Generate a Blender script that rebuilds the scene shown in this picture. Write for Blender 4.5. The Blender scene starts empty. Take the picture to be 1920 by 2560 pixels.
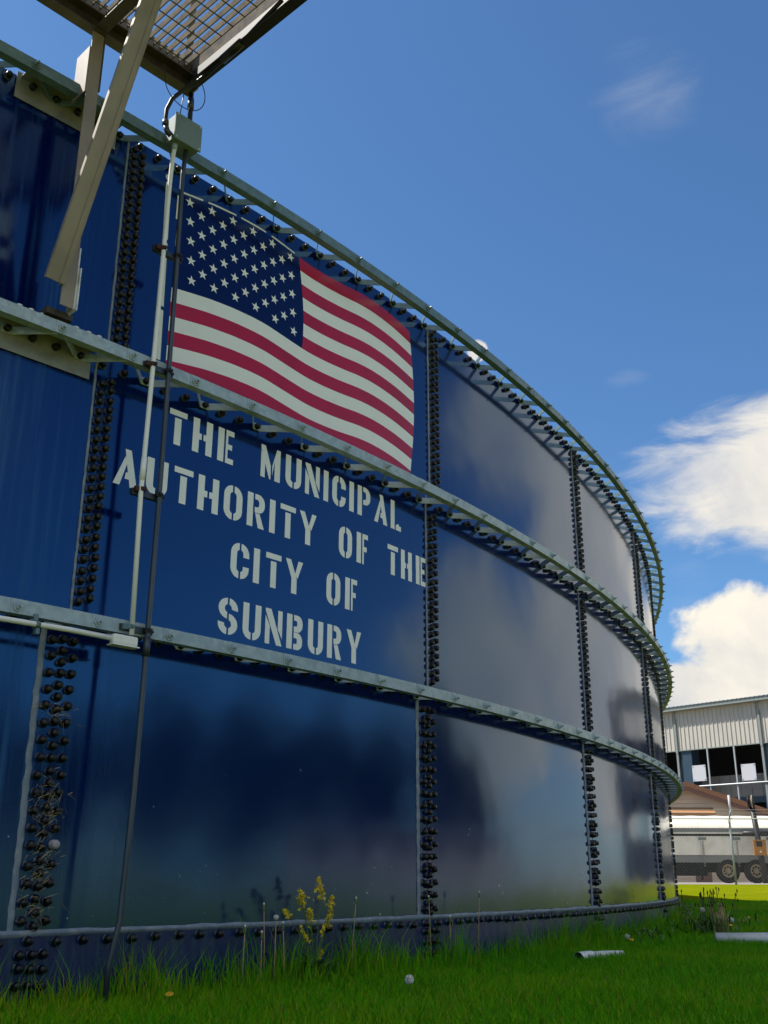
import bpy, bmesh, math, random
import numpy as np
from mathutils import Vector, Matrix, Quaternion
random.seed(7)
rng = np.random.default_rng(11)
scene = bpy.context.scene
col = scene.collection
rad = math.radians

# ------------------------------------------------------------------ camera
CAM_Z = 0.533
cam_d = bpy.data.cameras.new('camera')
cam = bpy.data.objects.new('camera', cam_d)
col.objects.link(cam)
cam.location = (0, 0, CAM_Z)
PITCH, ROLL = 0.34042, 0.0026927
fw = Vector((0, math.cos(PITCH), math.sin(PITCH)))
r0 = Vector((1, 0, 0)); u0 = Vector((0, -math.sin(PITCH), math.cos(PITCH)))
rt = math.cos(ROLL) * r0 + math.sin(ROLL) * u0
up = -math.sin(ROLL) * r0 + math.cos(ROLL) * u0
cam.rotation_euler = Matrix((rt, up, -fw)).transposed().to_euler()
cam_d.sensor_fit = 'VERTICAL'
cam_d.sensor_height = 36.0
cam_d.sensor_width = 27.0
cam_d.lens = 36.0 * 2584.36 / 2560.0
cam_d.clip_start = 0.05
cam_d.clip_end = 3000
scene.camera = cam

# ------------------------------------------------------------------ light
SUN_EL = rad(53)
SUN_AZ = rad(-82)                       # clockwise from +Y
sun_vec = Vector((math.sin(SUN_AZ) * math.cos(SUN_EL), math.cos(SUN_AZ) * math.cos(SUN_EL), math.sin(SUN_EL)))
sd = bpy.data.lights.new('sun', 'SUN')
sd.energy = 3.4
sd.angle = rad(0.53)
sd.color = (1.0, 0.95, 0.86)
so = bpy.data.objects.new('sun', sd)
so.rotation_euler = sun_vec.to_track_quat('Z', 'Y').to_euler()
so.location = (-30, 10, 60)
col.objects.link(so)

scene.view_settings.view_transform = 'Standard'
scene.view_settings.look = 'None'
scene.view_settings.gamma = 1.0
scene.view_settings.use_curve_mapping = False
scene.view_settings.exposure = 1.16
scene.cycles.use_denoising = True
scene.cycles.max_bounces = 8
scene.cycles.glossy_bounces = 4
scene.cycles.transparent_max_bounces = 8
scene.cycles.sample_clamp_indirect = 6.0


class NT:
    """tiny node-graph helper"""
    def __init__(self, tree):
        self.t = tree
    def n(self, typ, **kw):
        nd = self.t.nodes.new(typ)
        for k, v in kw.items():
            setattr(nd, k, v)
        return nd
    def put(self, sock, v):
        if hasattr(v, 'is_output') or hasattr(v, 'links'):
            self.t.links.new(v, sock)
        else:
            sock.default_value = v
    def m(self, op, a, b=0.0, c=None, clamp=False):
        nd = self.n('ShaderNodeMath', operation=op, use_clamp=clamp)
        self.put(nd.inputs[0], a); self.put(nd.inputs[1], b)
        if c is not None:
            self.put(nd.inputs[2], c)
        return nd.outputs[0]
    def ss(self, v, a, b, lo=0.0, hi=1.0):
        nd = self.n('ShaderNodeMapRange', interpolation_type='SMOOTHSTEP')
        self.put(nd.inputs[0], v)
        nd.inputs[1].default_value = a; nd.inputs[2].default_value = b
        nd.inputs[3].default_value = lo; nd.inputs[4].default_value = hi
        return nd.outputs[0]
    def mix(self, f, a, b, mode='MIX'):
        nd = self.n('ShaderNodeMix', data_type='RGBA', blend_type=mode)
        self.put(nd.inputs[0], f); self.put(nd.inputs[6], a); self.put(nd.inputs[7], b)
        return nd.outputs[2]
    def noise(self, vec, scale, detail=4, rough=0.5, dist=0.0):
        nd = self.n('ShaderNodeTexNoise')
        if vec is not None:
            self.t.links.new(vec, nd.inputs['Vector'])
        nd.inputs['Scale'].default_value = scale
        nd.inputs['Detail'].default_value = detail
        nd.inputs['Roughness'].default_value = rough
        nd.inputs['Distortion'].default_value = dist
        return nd.outputs['Fac']
    def comb(self, x, y, z):
        nd = self.n('ShaderNodeCombineXYZ')
        for i, v in enumerate((x, y, z)):
            self.put(nd.inputs[i], v)
        return nd.outputs[0]
    def vscale(self, v, s):
        nd = self.n('ShaderNodeVectorMath', operation='MULTIPLY')
        self.t.links.new(v, nd.inputs[0]); nd.inputs[1].default_value = s
        return nd.outputs[0]


# ------------------------------------------------------------------ world: sky with clouds
world = bpy.data.worlds.new('World')
scene.world = world
world.use_nodes = True
wt = world.node_tree
for nd in list(wt.nodes):
    wt.nodes.remove(nd)
W = NT(wt)
out = W.n('ShaderNodeOutputWorld')
bg = W.n('ShaderNodeBackground')
wt.links.new(bg.outputs[0], out.inputs[0])
sky = W.n('ShaderNodeTexSky')
sky.sky_type = 'NISHITA'
sky.sun_disc = False
sky.sun_elevation = SUN_EL
sky.sun_rotation = SUN_AZ % (2 * math.pi)
sky.air_density = 1.0
sky.dust_density = 0.5
sky.ozone_density = 2.0
tc = W.n('ShaderNodeTexCoord')
sep = W.n('ShaderNodeSeparateXYZ')
wt.links.new(tc.outputs['Generated'], sep.inputs[0])
X, Y, Z = sep.outputs
az = W.m('ARCTAN2', X, Y)
el = W.m('ARCSINE', Z)
zc = W.m('ADD', W.m('MAXIMUM', Z, 0.0), 0.22)
pl = W.comb(W.m('DIVIDE', X, zc), W.m('DIVIDE', Y, zc), 0.0)       # flat layer for the added fill clouds
dirv = tc.outputs['Generated']
fine = W.noise(dirv, 9.0, 9, 0.58, 0.35)
big = W.noise(dirv, 2.6, 3, 0.5)
streak = W.noise(W.vscale(dirv, (5.0, 5.0, 15.0)), 1.6, 8, 0.6, 0.8)
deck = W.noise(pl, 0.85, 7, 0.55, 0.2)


def blob(a0, e0, wa, we):
    a = W.m('DIVIDE', W.m('SUBTRACT', az, rad(a0)), rad(wa))
    e = W.m('DIVIDE', W.m('SUBTRACT', el, rad(e0)), rad(we))
    return W.m('SUBTRACT', 1.0, W.m('ADD', W.m('MULTIPLY', a, a), W.m('MULTIPLY', e, e)))


def dens(b, nz, amp, lo, hi):
    return W.ss(W.m('ADD', b, W.m('MULTIPLY', W.m('SUBTRACT', nz, 0.5), amp)), lo, hi)


cumulus = None
for spec in ((25, 10.0, 9.5, 5.4), (16.0, 8.6, 4.2, 2.6), (44, 13, 17, 11.5), (64, 10.5, 11, 7.5), 
             (140, 24, 24, 13), (195, 20, 24, 14), (250, 22, 20, 10), (5.75, 28.3, 0.8, 0.75), (120, 48, 20, 9)):
    b = blob(*spec)
    cumulus = b if cumulus is None else W.m('MAXIMUM', cumulus, b)
c_cum = dens(cumulus, fine, 2.6, 0.0, 0.38)
wisp = W.m('MAXIMUM', W.m('MAXIMUM', blob(24.5, 20.0, 10.5, 4.9), blob(52, 25, 18, 6)), blob(150, 44, 40, 9))
c_wisp = W.m('MULTIPLY', dens(wisp, streak, 1.7, -0.05, 0.75), 0.96)
thin = W.m('MAXIMUM', W.m('MAXIMUM', blob(17.5, 40.5, 4.5, 3.6), blob(14.6, 26.0, 1.8, .8)), blob(17.3, 14.5, 2.2, 2.8))
c_thin = W.m('MULTIPLY', dens(thin, streak, 2.6, 0.35, 2.4), 0.24)
c_low = W.m('MULTIPLY', W.ss(el, rad(9.5), rad(1.0)), W.ss(big, 0.36, 0.62, 0.08, 0.5))
c_fill = W.m('MULTIPLY', W.m('MULTIPLY', W.ss(deck, 0.42, 0.60), W.ss(W.m('ABSOLUTE', az), rad(108), rad(135))), W.ss(el, rad(4), rad(14)))  # unseen clouds added behind the camera as fill light for the shaded side
c_cum = W.m('MAXIMUM', c_cum, c_fill)
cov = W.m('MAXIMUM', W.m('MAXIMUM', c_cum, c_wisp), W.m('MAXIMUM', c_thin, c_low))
shade = W.ss(W.m('ADD', W.m('MULTIPLY', fine, 0.7), W.m('MULTIPLY', big, 0.5)), 0.40, 0.78)
ccol = W.mix(shade, (0.46, 0.475, 0.50, 1), (0.80, 0.74, 0.63, 1))
SKY_STRENGTH = 0.060
skyc = W.mix(1.0, sky.outputs[0], (0.60, 0.90, 1.14, 1), 'MULTIPLY')
cs = W.n('ShaderNodeVectorMath', operation='SCALE')
wt.links.new(ccol, cs.inputs[0]); cs.inputs['Scale'].default_value = 0.60 / SKY_STRENGTH
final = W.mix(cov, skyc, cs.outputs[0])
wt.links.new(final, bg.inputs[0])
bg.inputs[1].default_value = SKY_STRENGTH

# ------------------------------------------------------------------ materials
MATS = {}


def mat(name, color, rough=0.5, metal=0.0, spec=0.5, fn=None, ior=1.45):
    if name in MATS:
        return MATS[name]
    m = bpy.data.materials.new(name)
    m.use_nodes = True
    b = m.node_tree.nodes['Principled BSDF']
    b.inputs['Base Color'].default_value = (*color, 1)
    b.inputs['Roughness'].default_value = rough
    b.inputs['Metallic'].default_value = metal
    b.inputs['IOR'].default_value = ior
    b.inputs['Specular IOR Level'].default_value = spec
    if fn:
        fn(NT(m.node_tree), b)
    MATS[name] = m
    return m


def wpos(N):
    return N.n('ShaderNodeNewGeometry').outputs['Position']


def bump(N, b, h, strength, dist):
    bp = N.n('ShaderNodeBump')
    N.t.links.new(h, bp.inputs['Height'])
    bp.inputs['Strength'].default_value = strength
    bp.inputs['Distance'].default_value = dist
    N.t.links.new(bp.outputs[0], b.inputs['Normal'])


def mottled(c2, scale=6.0, lo=0.35, hi=0.7, bs=0.0, bscale=80.0, stretch=None, rlo=None, rhi=None):
    def fn(N, b):
        p = wpos(N)
        if stretch:
            p = N.vscale(p, stretch)
        c1 = b.inputs['Base Color'].default_value[:]
        f = N.ss(N.noise(p, scale, 6, 0.6), lo, hi)
        N.t.links.new(N.mix(f, c1, (*c2, 1)), b.inputs['Base Color'])
        if rlo is not None:
            N.t.links.new(N.ss(N.noise(p, scale * 2.3, 4), 0.3, 0.7, rlo, rhi), b.inputs['Roughness'])
        if bs:
            bump(N, b, N.noise(p, bscale, 4), bs, 0.004)
    return fn


def wall_fn(N, b):
    p = wpos(N)
    st = N.noise(N.vscale(p, (26, 26, 0.9)), 1.0, 6, 0.6)
    patch = N.noise(p, 0.45, 3, 0.5)
    sx = N.n('ShaderNodeSeparateXYZ'); N.t.links.new(p, sx.inputs[0])
    # chalky run-down streaks, mostly on the older sheets to the left
    left = N.ss(sx.outputs[0], -1.2, -1.65)
    f1 = N.m('MULTIPLY', N.ss(st, 0.46, 0.75), N.m('ADD', N.m('MULTIPLY', left, 0.75), N.ss(patch, 0.5, 0.75, 0.03, 0.14)))
    c = N.mix(f1, (0.0003, 0.0040, 0.072, 1), (0.001, 0.026, 0.125, 1))
    # splashed mud film and lime specks near the ground
    vor = N.n('ShaderNodeTexVoronoi'); N.t.links.new(p, vor.inputs['Vector']); vor.inputs['Scale'].default_value = 11
    low = N.ss(sx.outputs[2], 1.5, 0.35)
    spk = N.m('MULTIPLY', N.m('LESS_THAN', vor.outputs['Distance'], N.ss(N.noise(p, 3.0, 2), 0.35, 0.8, 0.0, 0.11)), low)
    vor2 = N.n('ShaderNodeTexVoronoi'); N.t.links.new(p, vor2.inputs['Vector']); vor2.inputs['Scale'].default_value = 32
    spk2 = N.m('MULTIPLY', N.m('LESS_THAN', vor2.outputs['Distance'], N.ss(N.noise(p, 5.0, 2), 0.40, 0.8, 0.0, 0.13)), N.ss(sx.outputs[2], 0.95, 0.3))
    film = N.m('MULTIPLY', N.ss(sx.outputs[2], 1.05, 0.30), N.ss(N.noise(p, 2.2, 5, 0.65), 0.3, 0.75, 0.05, 0.32))
    c = N.mix(film, c, (0.012, 0.026, 0.062, 1))
    c = N.mix(N.m('MAXIMUM', N.m('MULTIPLY', spk, 0.75), N.m('MULTIPLY', spk2, 0.45)), c, (0.42, 0.44, 0.44, 1))
    b.inputs['Specular Tint'].default_value = (0.30, 0.66, 1.0, 1)
    N.t.links.new(c, b.inputs['Base Color'])
    N.t.links.new(N.m('ADD', N.ss(N.noise(p, 1.6, 4), 0.3, 0.7, 0.085, 0.125), N.m('ADD', N.m('MULTIPLY', f1, 0.25), N.m('MULTIPLY', film, 0.2))), b.inputs['Roughness'])
    h = N.m('ADD', N.m('MULTIPLY', N.noise(p, 1.3, 2, 0.4), 3.0), N.m('MULTIPLY', N.noise(p, 160, 2), 0.035))
    bump(N, b, h, 0.35, 0.006)


def galv_fn(c1, c2, c3):
    def fn(N, b):
        p = wpos(N)
        vor = N.n('ShaderNodeTexVoronoi'); N.t.links.new(p, vor.inputs['Vector']); vor.inputs['Scale'].default_value = 34
        sp = N.n('ShaderNodeSeparateColor'); N.t.links.new(vor.outputs['Color'], sp.inputs[0])
        c = N.mix(sp.outputs[0], (*c1, 1), (*c2, 1))
        c = N.mix(N.m('MULTIPLY', N.ss(N.noise(p, 9, 6, 0.65), 0.5, 0.72), 0.5), c, (*c3, 1))
        N.t.links.new(c, b.inputs['Base Color'])
        N.t.links.new(N.ss(sp.outputs[1], 0, 1, 0.34, 0.52), b.inputs['Roughness'])
    return fn


M_WALL = mat('enamel_blue_wall', (0.003, 0.01, 0.08), 0.14, fn=wall_fn, ior=1.95)
M_SKIRT = mat('enamel_blue_skirt', (0.004, 0.014, 0.085), 0.3, fn=mottled((0.018, 0.045, 0.10), 5, 0.42, 0.7, stretch=(6, 6, 0.8), rlo=0.22, rhi=0.5), ior=1.55)
M_SEALB = mat('blue_sealant', (0.006, 0.022, 0.075), 0.3, ior=1.6)
M_CAP = mat('black_plastic', (0.004, 0.004, 0.006), 0.34)
M_GALV = mat('galvanised_steel', (0.4, 0.43, 0.45), 0.45, 0.15, fn=galv_fn((0.30, 0.38, 0.44), (0.40, 0.49, 0.55), (0.22, 0.27, 0.30)))
M_GALV_D = mat('sky_tinted_galvanised_steel', (0.2, 0.27, 0.29), 0.5, 0.1, fn=galv_fn((0.10, 0.17, 0.20), (0.145, 0.225, 0.255), (0.09, 0.13, 0.15)))  # top ring's teal sky reflection put into the base colours
M_SEAL = mat('grey_sealant', (0.15, 0.20, 0.27), 0.55, fn=mottled((0.26, 0.29, 0.34), 18, 0.35, 0.7, 0.5, 60))
M_WHITE = mat('white_sign_paint', (0.82, 0.85, 0.84), 0.3, fn=mottled((0.77, 0.80, 0.79), 9, 0.45, 0.8), ior=1.5)
M_CREAM = mat('cream_and_dimmed_white', (0.76, 0.76, 0.70), 0.3, ior=1.5)
M_RED = mat('red_sign_paint', (0.46, 0.004, 0.03), 0.24, fn=mottled((0.38, 0.003, 0.022), 3, 0.4, 0.7), ior=1.5)
def navy_fn(N, b): b.inputs['Specular Tint'].default_value = (0.30, 0.6, 1.0, 1)


M_NAVY = mat('navy_sign_paint', (0.0006, 0.003, 0.058), 0.2, fn=navy_fn, ior=1.5)
M_BEIGE = mat('weathered_beige_steel', (0.30, 0.255, 0.215), 0.55, 0.15, fn=mottled((0.235, 0.20, 0.175), 7, 0.4, 0.7, 0.15, 60, (1, 1, 0.35)))
M_BROWN = mat('weathered_brown_steel', (0.075, 0.058, 0.048), 0.6, 0.1, fn=mottled((0.042, 0.036, 0.034), 11, 0.35, 0.68, 0.2, 60))
M_BRIGHT = mat('bright_zinc_plate', (0.72, 0.75, 0.77), 0.38, 0.2, fn=mottled((0.42, 0.44, 0.45), 14, 0.35, 0.7))
M_PLATE = mat('yellowish_zinc_plate', (0.30, 0.30, 0.275), 0.45, 0.2, fn=mottled((0.20, 0.20, 0.19), 9, 0.35, 0.7))
M_GRATE = mat('zinc_grating', (0.20, 0.17, 0.135), 0.95, 0.0, spec=0.04, fn=mottled((0.12, 0.11, 0.10), 16, 0.35, 0.7))
M_SHADESTEEL = mat('shade_black_steel', (0.016, 0.015, 0.018), 0.6)  # shade inside the end channel put into a near-black colour
M_BLACK = mat('black_rubber', (0.008, 0.008, 0.010), 0.45)
M_DARKPIPE = mat('dark_steel_conduit', (0.045, 0.062, 0.085), 0.38, 0.5, fn=mottled((0.07, 0.085, 0.10), 12, 0.35, 0.7, stretch=(1, 1, 0.3)))
M_PVC = mat('white_conduit_paint', (0.80, 0.82, 0.82), 0.4, fn=mottled((0.70, 0.70, 0.67), 10, 0.5, 0.78, stretch=(1, 1, 0.25)))
M_JBOX = mat('grey_green_enclosure', (0.17, 0.225, 0.215), 0.5, fn=mottled((0.14, 0.185, 0.18), 9, 0.4, 0.7))
M_RUST = mat('rusty_clamp', (0.06, 0.022, 0.018), 0.6, 0.3)


# ------------------------------------------------------------------ mesh helpers
def smooth_all(me):
    me.polygons.foreach_set('use_smooth', [True] * len(me.polygons))


class MB:
    def __init__(self):
        self.v = []; self.f = []
    def add(self, vs, fs):
        o = len(self.v)
        self.v.extend([tuple(x) for x in vs]); self.f.extend([tuple(i + o for i in f) for f in fs])
        return self
    def hexa(self, c):
        """8 corners: bottom 4 ccw, top 4 ccw"""
        return self.add(c, [(3, 2, 1, 0), (4, 5, 6, 7), (0, 1, 5, 4), (1, 2, 6, 5), (2, 3, 7, 6), (3, 0, 4, 7)])
    def box(self, x0, x1, y0, y1, z0, z1):
        return self.hexa([(x0, y0, z0), (x1, y0, z0), (x1, y1, z0), (x0, y1, z0), (x0, y0, z1), (x1, y0, z1), (x1, y1, z1), (x0, y1, z1)])
    def fbox(self, o, ex, ey, ez, x0, x1, y0, y1, z0, z1):
        P = lambda x, y, z: o + ex * x + ey * y + ez * z
        return self.hexa([P(x0, y0, z0), P(x1, y0, z0), P(x1, y1, z0), P(x0, y1, z0), P(x0, y0, z1), P(x1, y0, z1), P(x1, y1, z1), P(x0, y1, z1)])
    def tube(self, pts, r, n=8, caps=True, r_end=None):
        pts = [Vector(p) for p in pts]
        rs = r if isinstance(r, (list, tuple)) else [r + ((r_end if r_end is not None else r) - r) * i / max(1, len(pts) - 1) for i in range(len(pts))]
        t0 = (pts[1] - pts[0]).normalized()
        ref = Vector((0, 0, 1)) if abs(t0.z) < 0.9 else Vector((1, 0, 0))
        nx = t0.cross(ref).normalized()
        vs = []
        for i, p in enumerate(pts):
            t = ((pts[min(i + 1, len(pts) - 1)] - pts[max(i - 1, 0)])).normalized()
            nx = (nx - t * nx.dot(t)).normalized()
            ny = t.cross(nx)
            for k in range(n):
                a = 2 * math.pi * k / n
                vs.append(p + (nx * math.cos(a) + ny * math.sin(a)) * rs[i])
        fs = []
        for i in range(len(pts) - 1):
            for k in range(n):
                k2 = (k + 1) % n
                fs.append((i * n + k, i * n + k2, (i + 1) * n + k2, (i + 1) * n + k))
        if caps:
            fs.append(tuple(range(n - 1, -1, -1)))
            fs.append(tuple((len(pts) - 1) * n + k for k in range(n)))
        return self.add(vs, fs)
    def lathe(self, prof, n=10, M=None, caps=True):
        """prof: (radius, height) list along local z"""
        vs = []; fs = []
        for r, h in prof:
            for k in range(n):
                a = 2 * math.pi * k / n
                vs.append(Vector((r * math.cos(a), r * math.sin(a), h)))
        for i in range(len(prof) - 1):
            for k in range(n):
                k2 = (k + 1) % n
                fs.append((i * n + k, i * n + k2, (i + 1) * n + k2, (i + 1) * n + k))
        if caps:
            fs.append(tuple(range(n - 1, -1, -1)))
            fs.append(tuple((len(prof) - 1) * n + k for k in range(n)))
        if M is not None:
            vs = [M @ v for v in vs]
        return self.add(vs, fs)
    def mesh(self, name, m, smooth=False):
        me = bpy.data.meshes.new(name)
        me.from_pydata(self.v, [], self.f)
        if m:
            me.materials.append(m)
        if smooth:
            smooth_all(me)
        me.update()
        return me
    def build(self, name, m, parent=None, smooth=False, kind=None, angle=None):
        o = bpy.data.objects.new(name, self.mesh(name, m, smooth))
        col.objects.link(o)
        if angle is not None:
            smooth_all(o.data)
            o.data.set_sharp_from_angle(angle=rad(angle))
        adopt(o, parent)
        if kind:
            o['kind'] = kind
        return o


def adopt(o, parent):
    if parent is not None:
        o.parent = parent
        w = parent.get('_w')
        root = parent
        off = Vector((0, 0, 0))
        while root is not None:
            off += root.location if root.type == 'EMPTY' else Vector((0, 0, 0))
            root = root.parent
        o.matrix_parent_inverse = Matrix.Translation(-off) if parent.type == 'EMPTY' else Matrix.Identity(4)


def inst(me, name, M, parent=None):
    o = bpy.data.objects.new(name, me)
    col.objects.link(o)
    adopt(o, parent)
    o.matrix_basis = M
    return o


def tag(o, label=None, cat=None, group=None, kind=None):
    if label: o['label'] = label
    if cat: o['category'] = cat
    if group: o['group'] = group
    if kind: o['kind'] = kind
    return o


def thing(name, label, cat, loc=(0, 0, 0), group=None):
    o = bpy.data.objects.new(name, None)
    o.empty_display_size = 0.1
    o.location = loc
    col.objects.link(o)
    return tag(o, label, cat, group)


# ------------------------------------------------------------------ the tank frame
CX, CY, R = -16.8837, 19.7155, 21.3779
A0 = math.atan2(-CY, -CX)
ZB = 0.30                                    # base seam above the ground


def frame(s):
    a = A0 + s / R
    return Vector((-math.sin(a), math.cos(a), 0)), Vector((math.cos(a), math.sin(a), 0)), Vector((0, 0, 1))


def TP(s, z, off=0.0):
    a = A0 + s / R
    return Vector((CX + (R + off) * math.cos(a), CY + (R + off) * math.sin(a), z + ZB))


def tbox(mb, s0, s1, z0, z1, o0, o1):
    return mb.hexa([TP(s0, z0, o1), TP(s1, z0, o1), TP(s1, z0, o0), TP(s0, z0, o0), TP(s0, z1, o1), TP(s1, z1, o1), TP(s1, z1, o0), TP(s0, z1, o0)])


def smoothstep(x):
    x = min(1, max(0, x)); return x * x * (3 - 2 * x)


def ground_z(x, y):
    return 0.36 * smoothstep((y - 15) / 20.0)


# ------------------------------------------------------------------ ground, gravel yard
def ground_fn(N, b):
    p = wpos(N)
    n1 = N.noise(p, 1.1, 6, 0.6); n2 = N.noise(p, 14, 5, 0.7); n3 = N.noise(p, 0.12, 3)
    c = N.mix(N.ss(n1, 0.3, 0.7), (0.14, 0.17, 0.003, 1), (0.19, 0.205, 0.004, 1))
    c = N.mix(N.m('MULTIPLY', N.ss(n2, 0.35, 0.72), 0.5), c, (0.10, 0.15, 0.004, 1))
    c = N.mix(N.m('MULTIPLY', N.ss(n3, 0.5, 0.75), 0.35), c, (0.25, 0.24, 0.02, 1))
    N.t.links.new(c, b.inputs['Base Color'])
    bump(N, b, N.noise(p, 45, 4, 0.7), 0.7, 0.03)


M_GROUND = mat('lawn_ground', (0.08, 0.13, 0.012), 0.95, fn=ground_fn, spec=0.0)
ys = sorted(set([-600, -200, -60, -20, 0] + list(np.arange(2, 40, 1.0)) + [45, 60, 90, 150, 300, 700]))
xs = [-700, -200, -60, -20, -10, 0, 10, 20, 30, 40, 60, 100, 200, 700]
g = MB()
for yv in ys:
    for xv in xs:
        g.v.append((xv, yv, ground_z(xv, yv)))
for j in range(len(ys) - 1):
    for i in range(len(xs) - 1):
        a = j * len(xs) + i
        g.f.append((a, a + 1, a + 1 + len(xs), a + len(xs)))
tag(g.build('ground', M_GROUND, smooth=True), kind='structure')


def gravel_fn(N, b):
    p = wpos(N)
    c = N.mix(N.ss(N.noise(p, 3, 6, 0.7), 0.3, 0.7), (0.30, 0.26, 0.23, 1), (0.42, 0.37, 0.33, 1))
    c = N.mix(N.m('MULTIPLY', N.noise(p, 60, 3), 0.5), c, (0.2, 0.18, 0.16, 1))
    N.t.links.new(c, b.inputs['Base Color'])
    bump(N, b, N.noise(p, 50, 4), 0.6, 0.02)


M_GRAVEL = mat('gravel', (0.36, 0.33, 0.3), 0.9, fn=gravel_fn, spec=0.2)
g = MB().add([(-5, 36.6, 0.366), (90, 36.6, 0.366), (90, 110, 0.366), (-5, 110, 0.366)], [(0, 1, 2, 3)])
tag(g.build('gravel_yard', M_GRAVEL), kind='structure')
tag(MB().add([(-60, -60, 0.006), (21.9, -60, 0.006), (21.9, -8, 0.006), (-60, -8, 0.006)], [(0, 1, 2, 3)]).build('added_gravel_lot', M_GRAVEL), kind='structure')  # unseen gravel added behind the camera to weaken the lawn's green bounce
vs = []; fs = []
for i, yv in enumerate(np.arange(-40, 36.7, 1.5)):
    vs += [(22, yv, ground_z(0, yv) + 0.006), (46, yv, ground_z(0, yv) + 0.006)]
    if i:
        k = len(vs); fs.append((k - 4, k - 3, k - 1, k - 2))
tag(MB().add(vs, fs).build('gravel_drive', M_GRAVEL), kind='structure')

# ------------------------------------------------------------------ tank
PITCH_S = 2 * math.pi * R / 48               # sheet width along the wall
tank = thing('storage_tank', 'huge dark blue round bolted tank with painted flag and white lettering', 'tank', (CX, CY, 0))
COURSE = [(0.0, 1.42, 1.90), (1.42, 2.84, 2.018), (2.84, 4.255, 2.072)]      # z0, z1, sheet edge


def wall_off(s, course):
    e = COURSE[course][2]
    t = ((s - e) / PITCH_S) % 1.0
    return 0.006 * (1 - t)


def panel_mesh(h, tag_):
    n = 28
    vs = []; fs = []
    da = PITCH_S / R
    for i in range(n + 1):
        a = da * i / n; r = R + 0.006 * (1 - i / n)
        for z in (0.0, h):
            vs.append((r * math.cos(a), r * math.sin(a), z))
    for i in range(n):
        fs.append((2 * i, 2 * i + 2, 2 * i + 3, 2 * i + 1))
    k = len(vs)
    for z in (0, h):                              # visible left edge of the lap
        vs.append(((R + 0.006), 0, z))
    for z in (0, h):
        vs.append(((R - 0.01), 0, z))
    fs.append((k, k + 1, k + 3, k + 2))
    k = len(vs)                                   # top and inner skin
    for i in range(n + 1):
        a = da * i / n
        for r, z in ((R + 0.006 * (1 - i / n), h), (R - 0.006, h), (R - 0.006, 0)):
            vs.append((r * math.cos(a), r * math.sin(a), z))
    for i in range(n):
        fs.append((k + 3 * i, k + 3 * i + 3, k + 3 * i + 4, k + 3 * i + 1))
    k2 = len(vs)
    for i in range(n + 1):
        a = da * i / n
        for z in (0, h):
            vs.append(((R - 0.0061) * math.cos(a), (R - 0.0061) * math.sin(a), z))
    for i in range(n):
        fs.append((k2 + 2 * i, k2 + 2 * i + 1, k2 + 2 * i + 3, k2 + 2 * i + 2))
    return MB().add(vs, fs).mesh('panel_' + tag_, M_WALL, smooth=True)


for ci, (z0, z1, e) in enumerate(COURSE):
    me = panel_mesh(z1 - z0, 'course')
    for k in range(48):
        s = e + PITCH_S * k
        M = Matrix.Translation((CX, CY, z0 + ZB)) @ Matrix.Rotation(A0 + s / R, 4, 'Z')
        inst(me, 'panel', M, tank)

# base skirt
sk = MB(); n = 240
for i in range(n + 1):
    a = 2 * math.pi * i / n
    for r, z in ((R + 0.016, -0.35), (R + 0.016, ZB - 0.004), (R - 0.01, ZB - 0.002)):
        sk.v.append((CX + r * math.cos(a), CY + r * math.sin(a), z))
for i in range(n):
    for k in (0, 1):
        b_ = 3 * i + k
        sk.f.append((b_, b_ + 3, b_ + 4, b_ + 1))
sk.build('base_skirt', M_SKIRT, tank, angle=35)


def bead(path, w, h, nrm, name='sealant_bead', jitter=0.3):
    """irregular low half-round strip"""
    vs = []; fs = []
    for i, (p, side, nn) in enumerate(path):
        j1 = 1 + random.uniform(-jitter, jitter); j2 = 1 + random.uniform(-jitter, jitter); hh = h * (1 + random.uniform(-.3, .3))
        vs += [p - side * w * .5 * j1, p - side * w * .28 * j1 + nn * hh, p + side * w * .28 * j2 + nn * hh, p + side * w * .5 * j2]
        if i:
            k = 4 * i
            for q in range(3):
                fs.append((k - 4 + q, k - 3 + q, k + 1 + q, k + q))
    return MB().add(vs, fs).build(name, M_SEAL, tank, smooth=True)


for k in range(-1, 6):
    for ci, (z0, z1, e) in enumerate(COURSE):
        s = e + PITCH_S * k
        es, en, ez = frame(s)
        wdt = 0.034 if ci == 0 else 0.013
        zs = np.linspace(z0 + 0.012, z1 - 0.004, 46)
        bead([(TP(s - wdt * 0.25 + random.gauss(0, wdt * .05), z, 0.001), es, en) for z in zs], wdt, 0.008, None, jitter=0.16)
pth = []
for s in np.arange(-6, 19.5, 0.11):
    es, en, ez = frame(s)
    pth.append((TP(s, 0.003, 0.012), Vector((0, 0, 1)), (en + Vector((0, 0, .3))).normalized()))
bead(pth, 0.032, 0.014, None, jitter=0.22)

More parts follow.
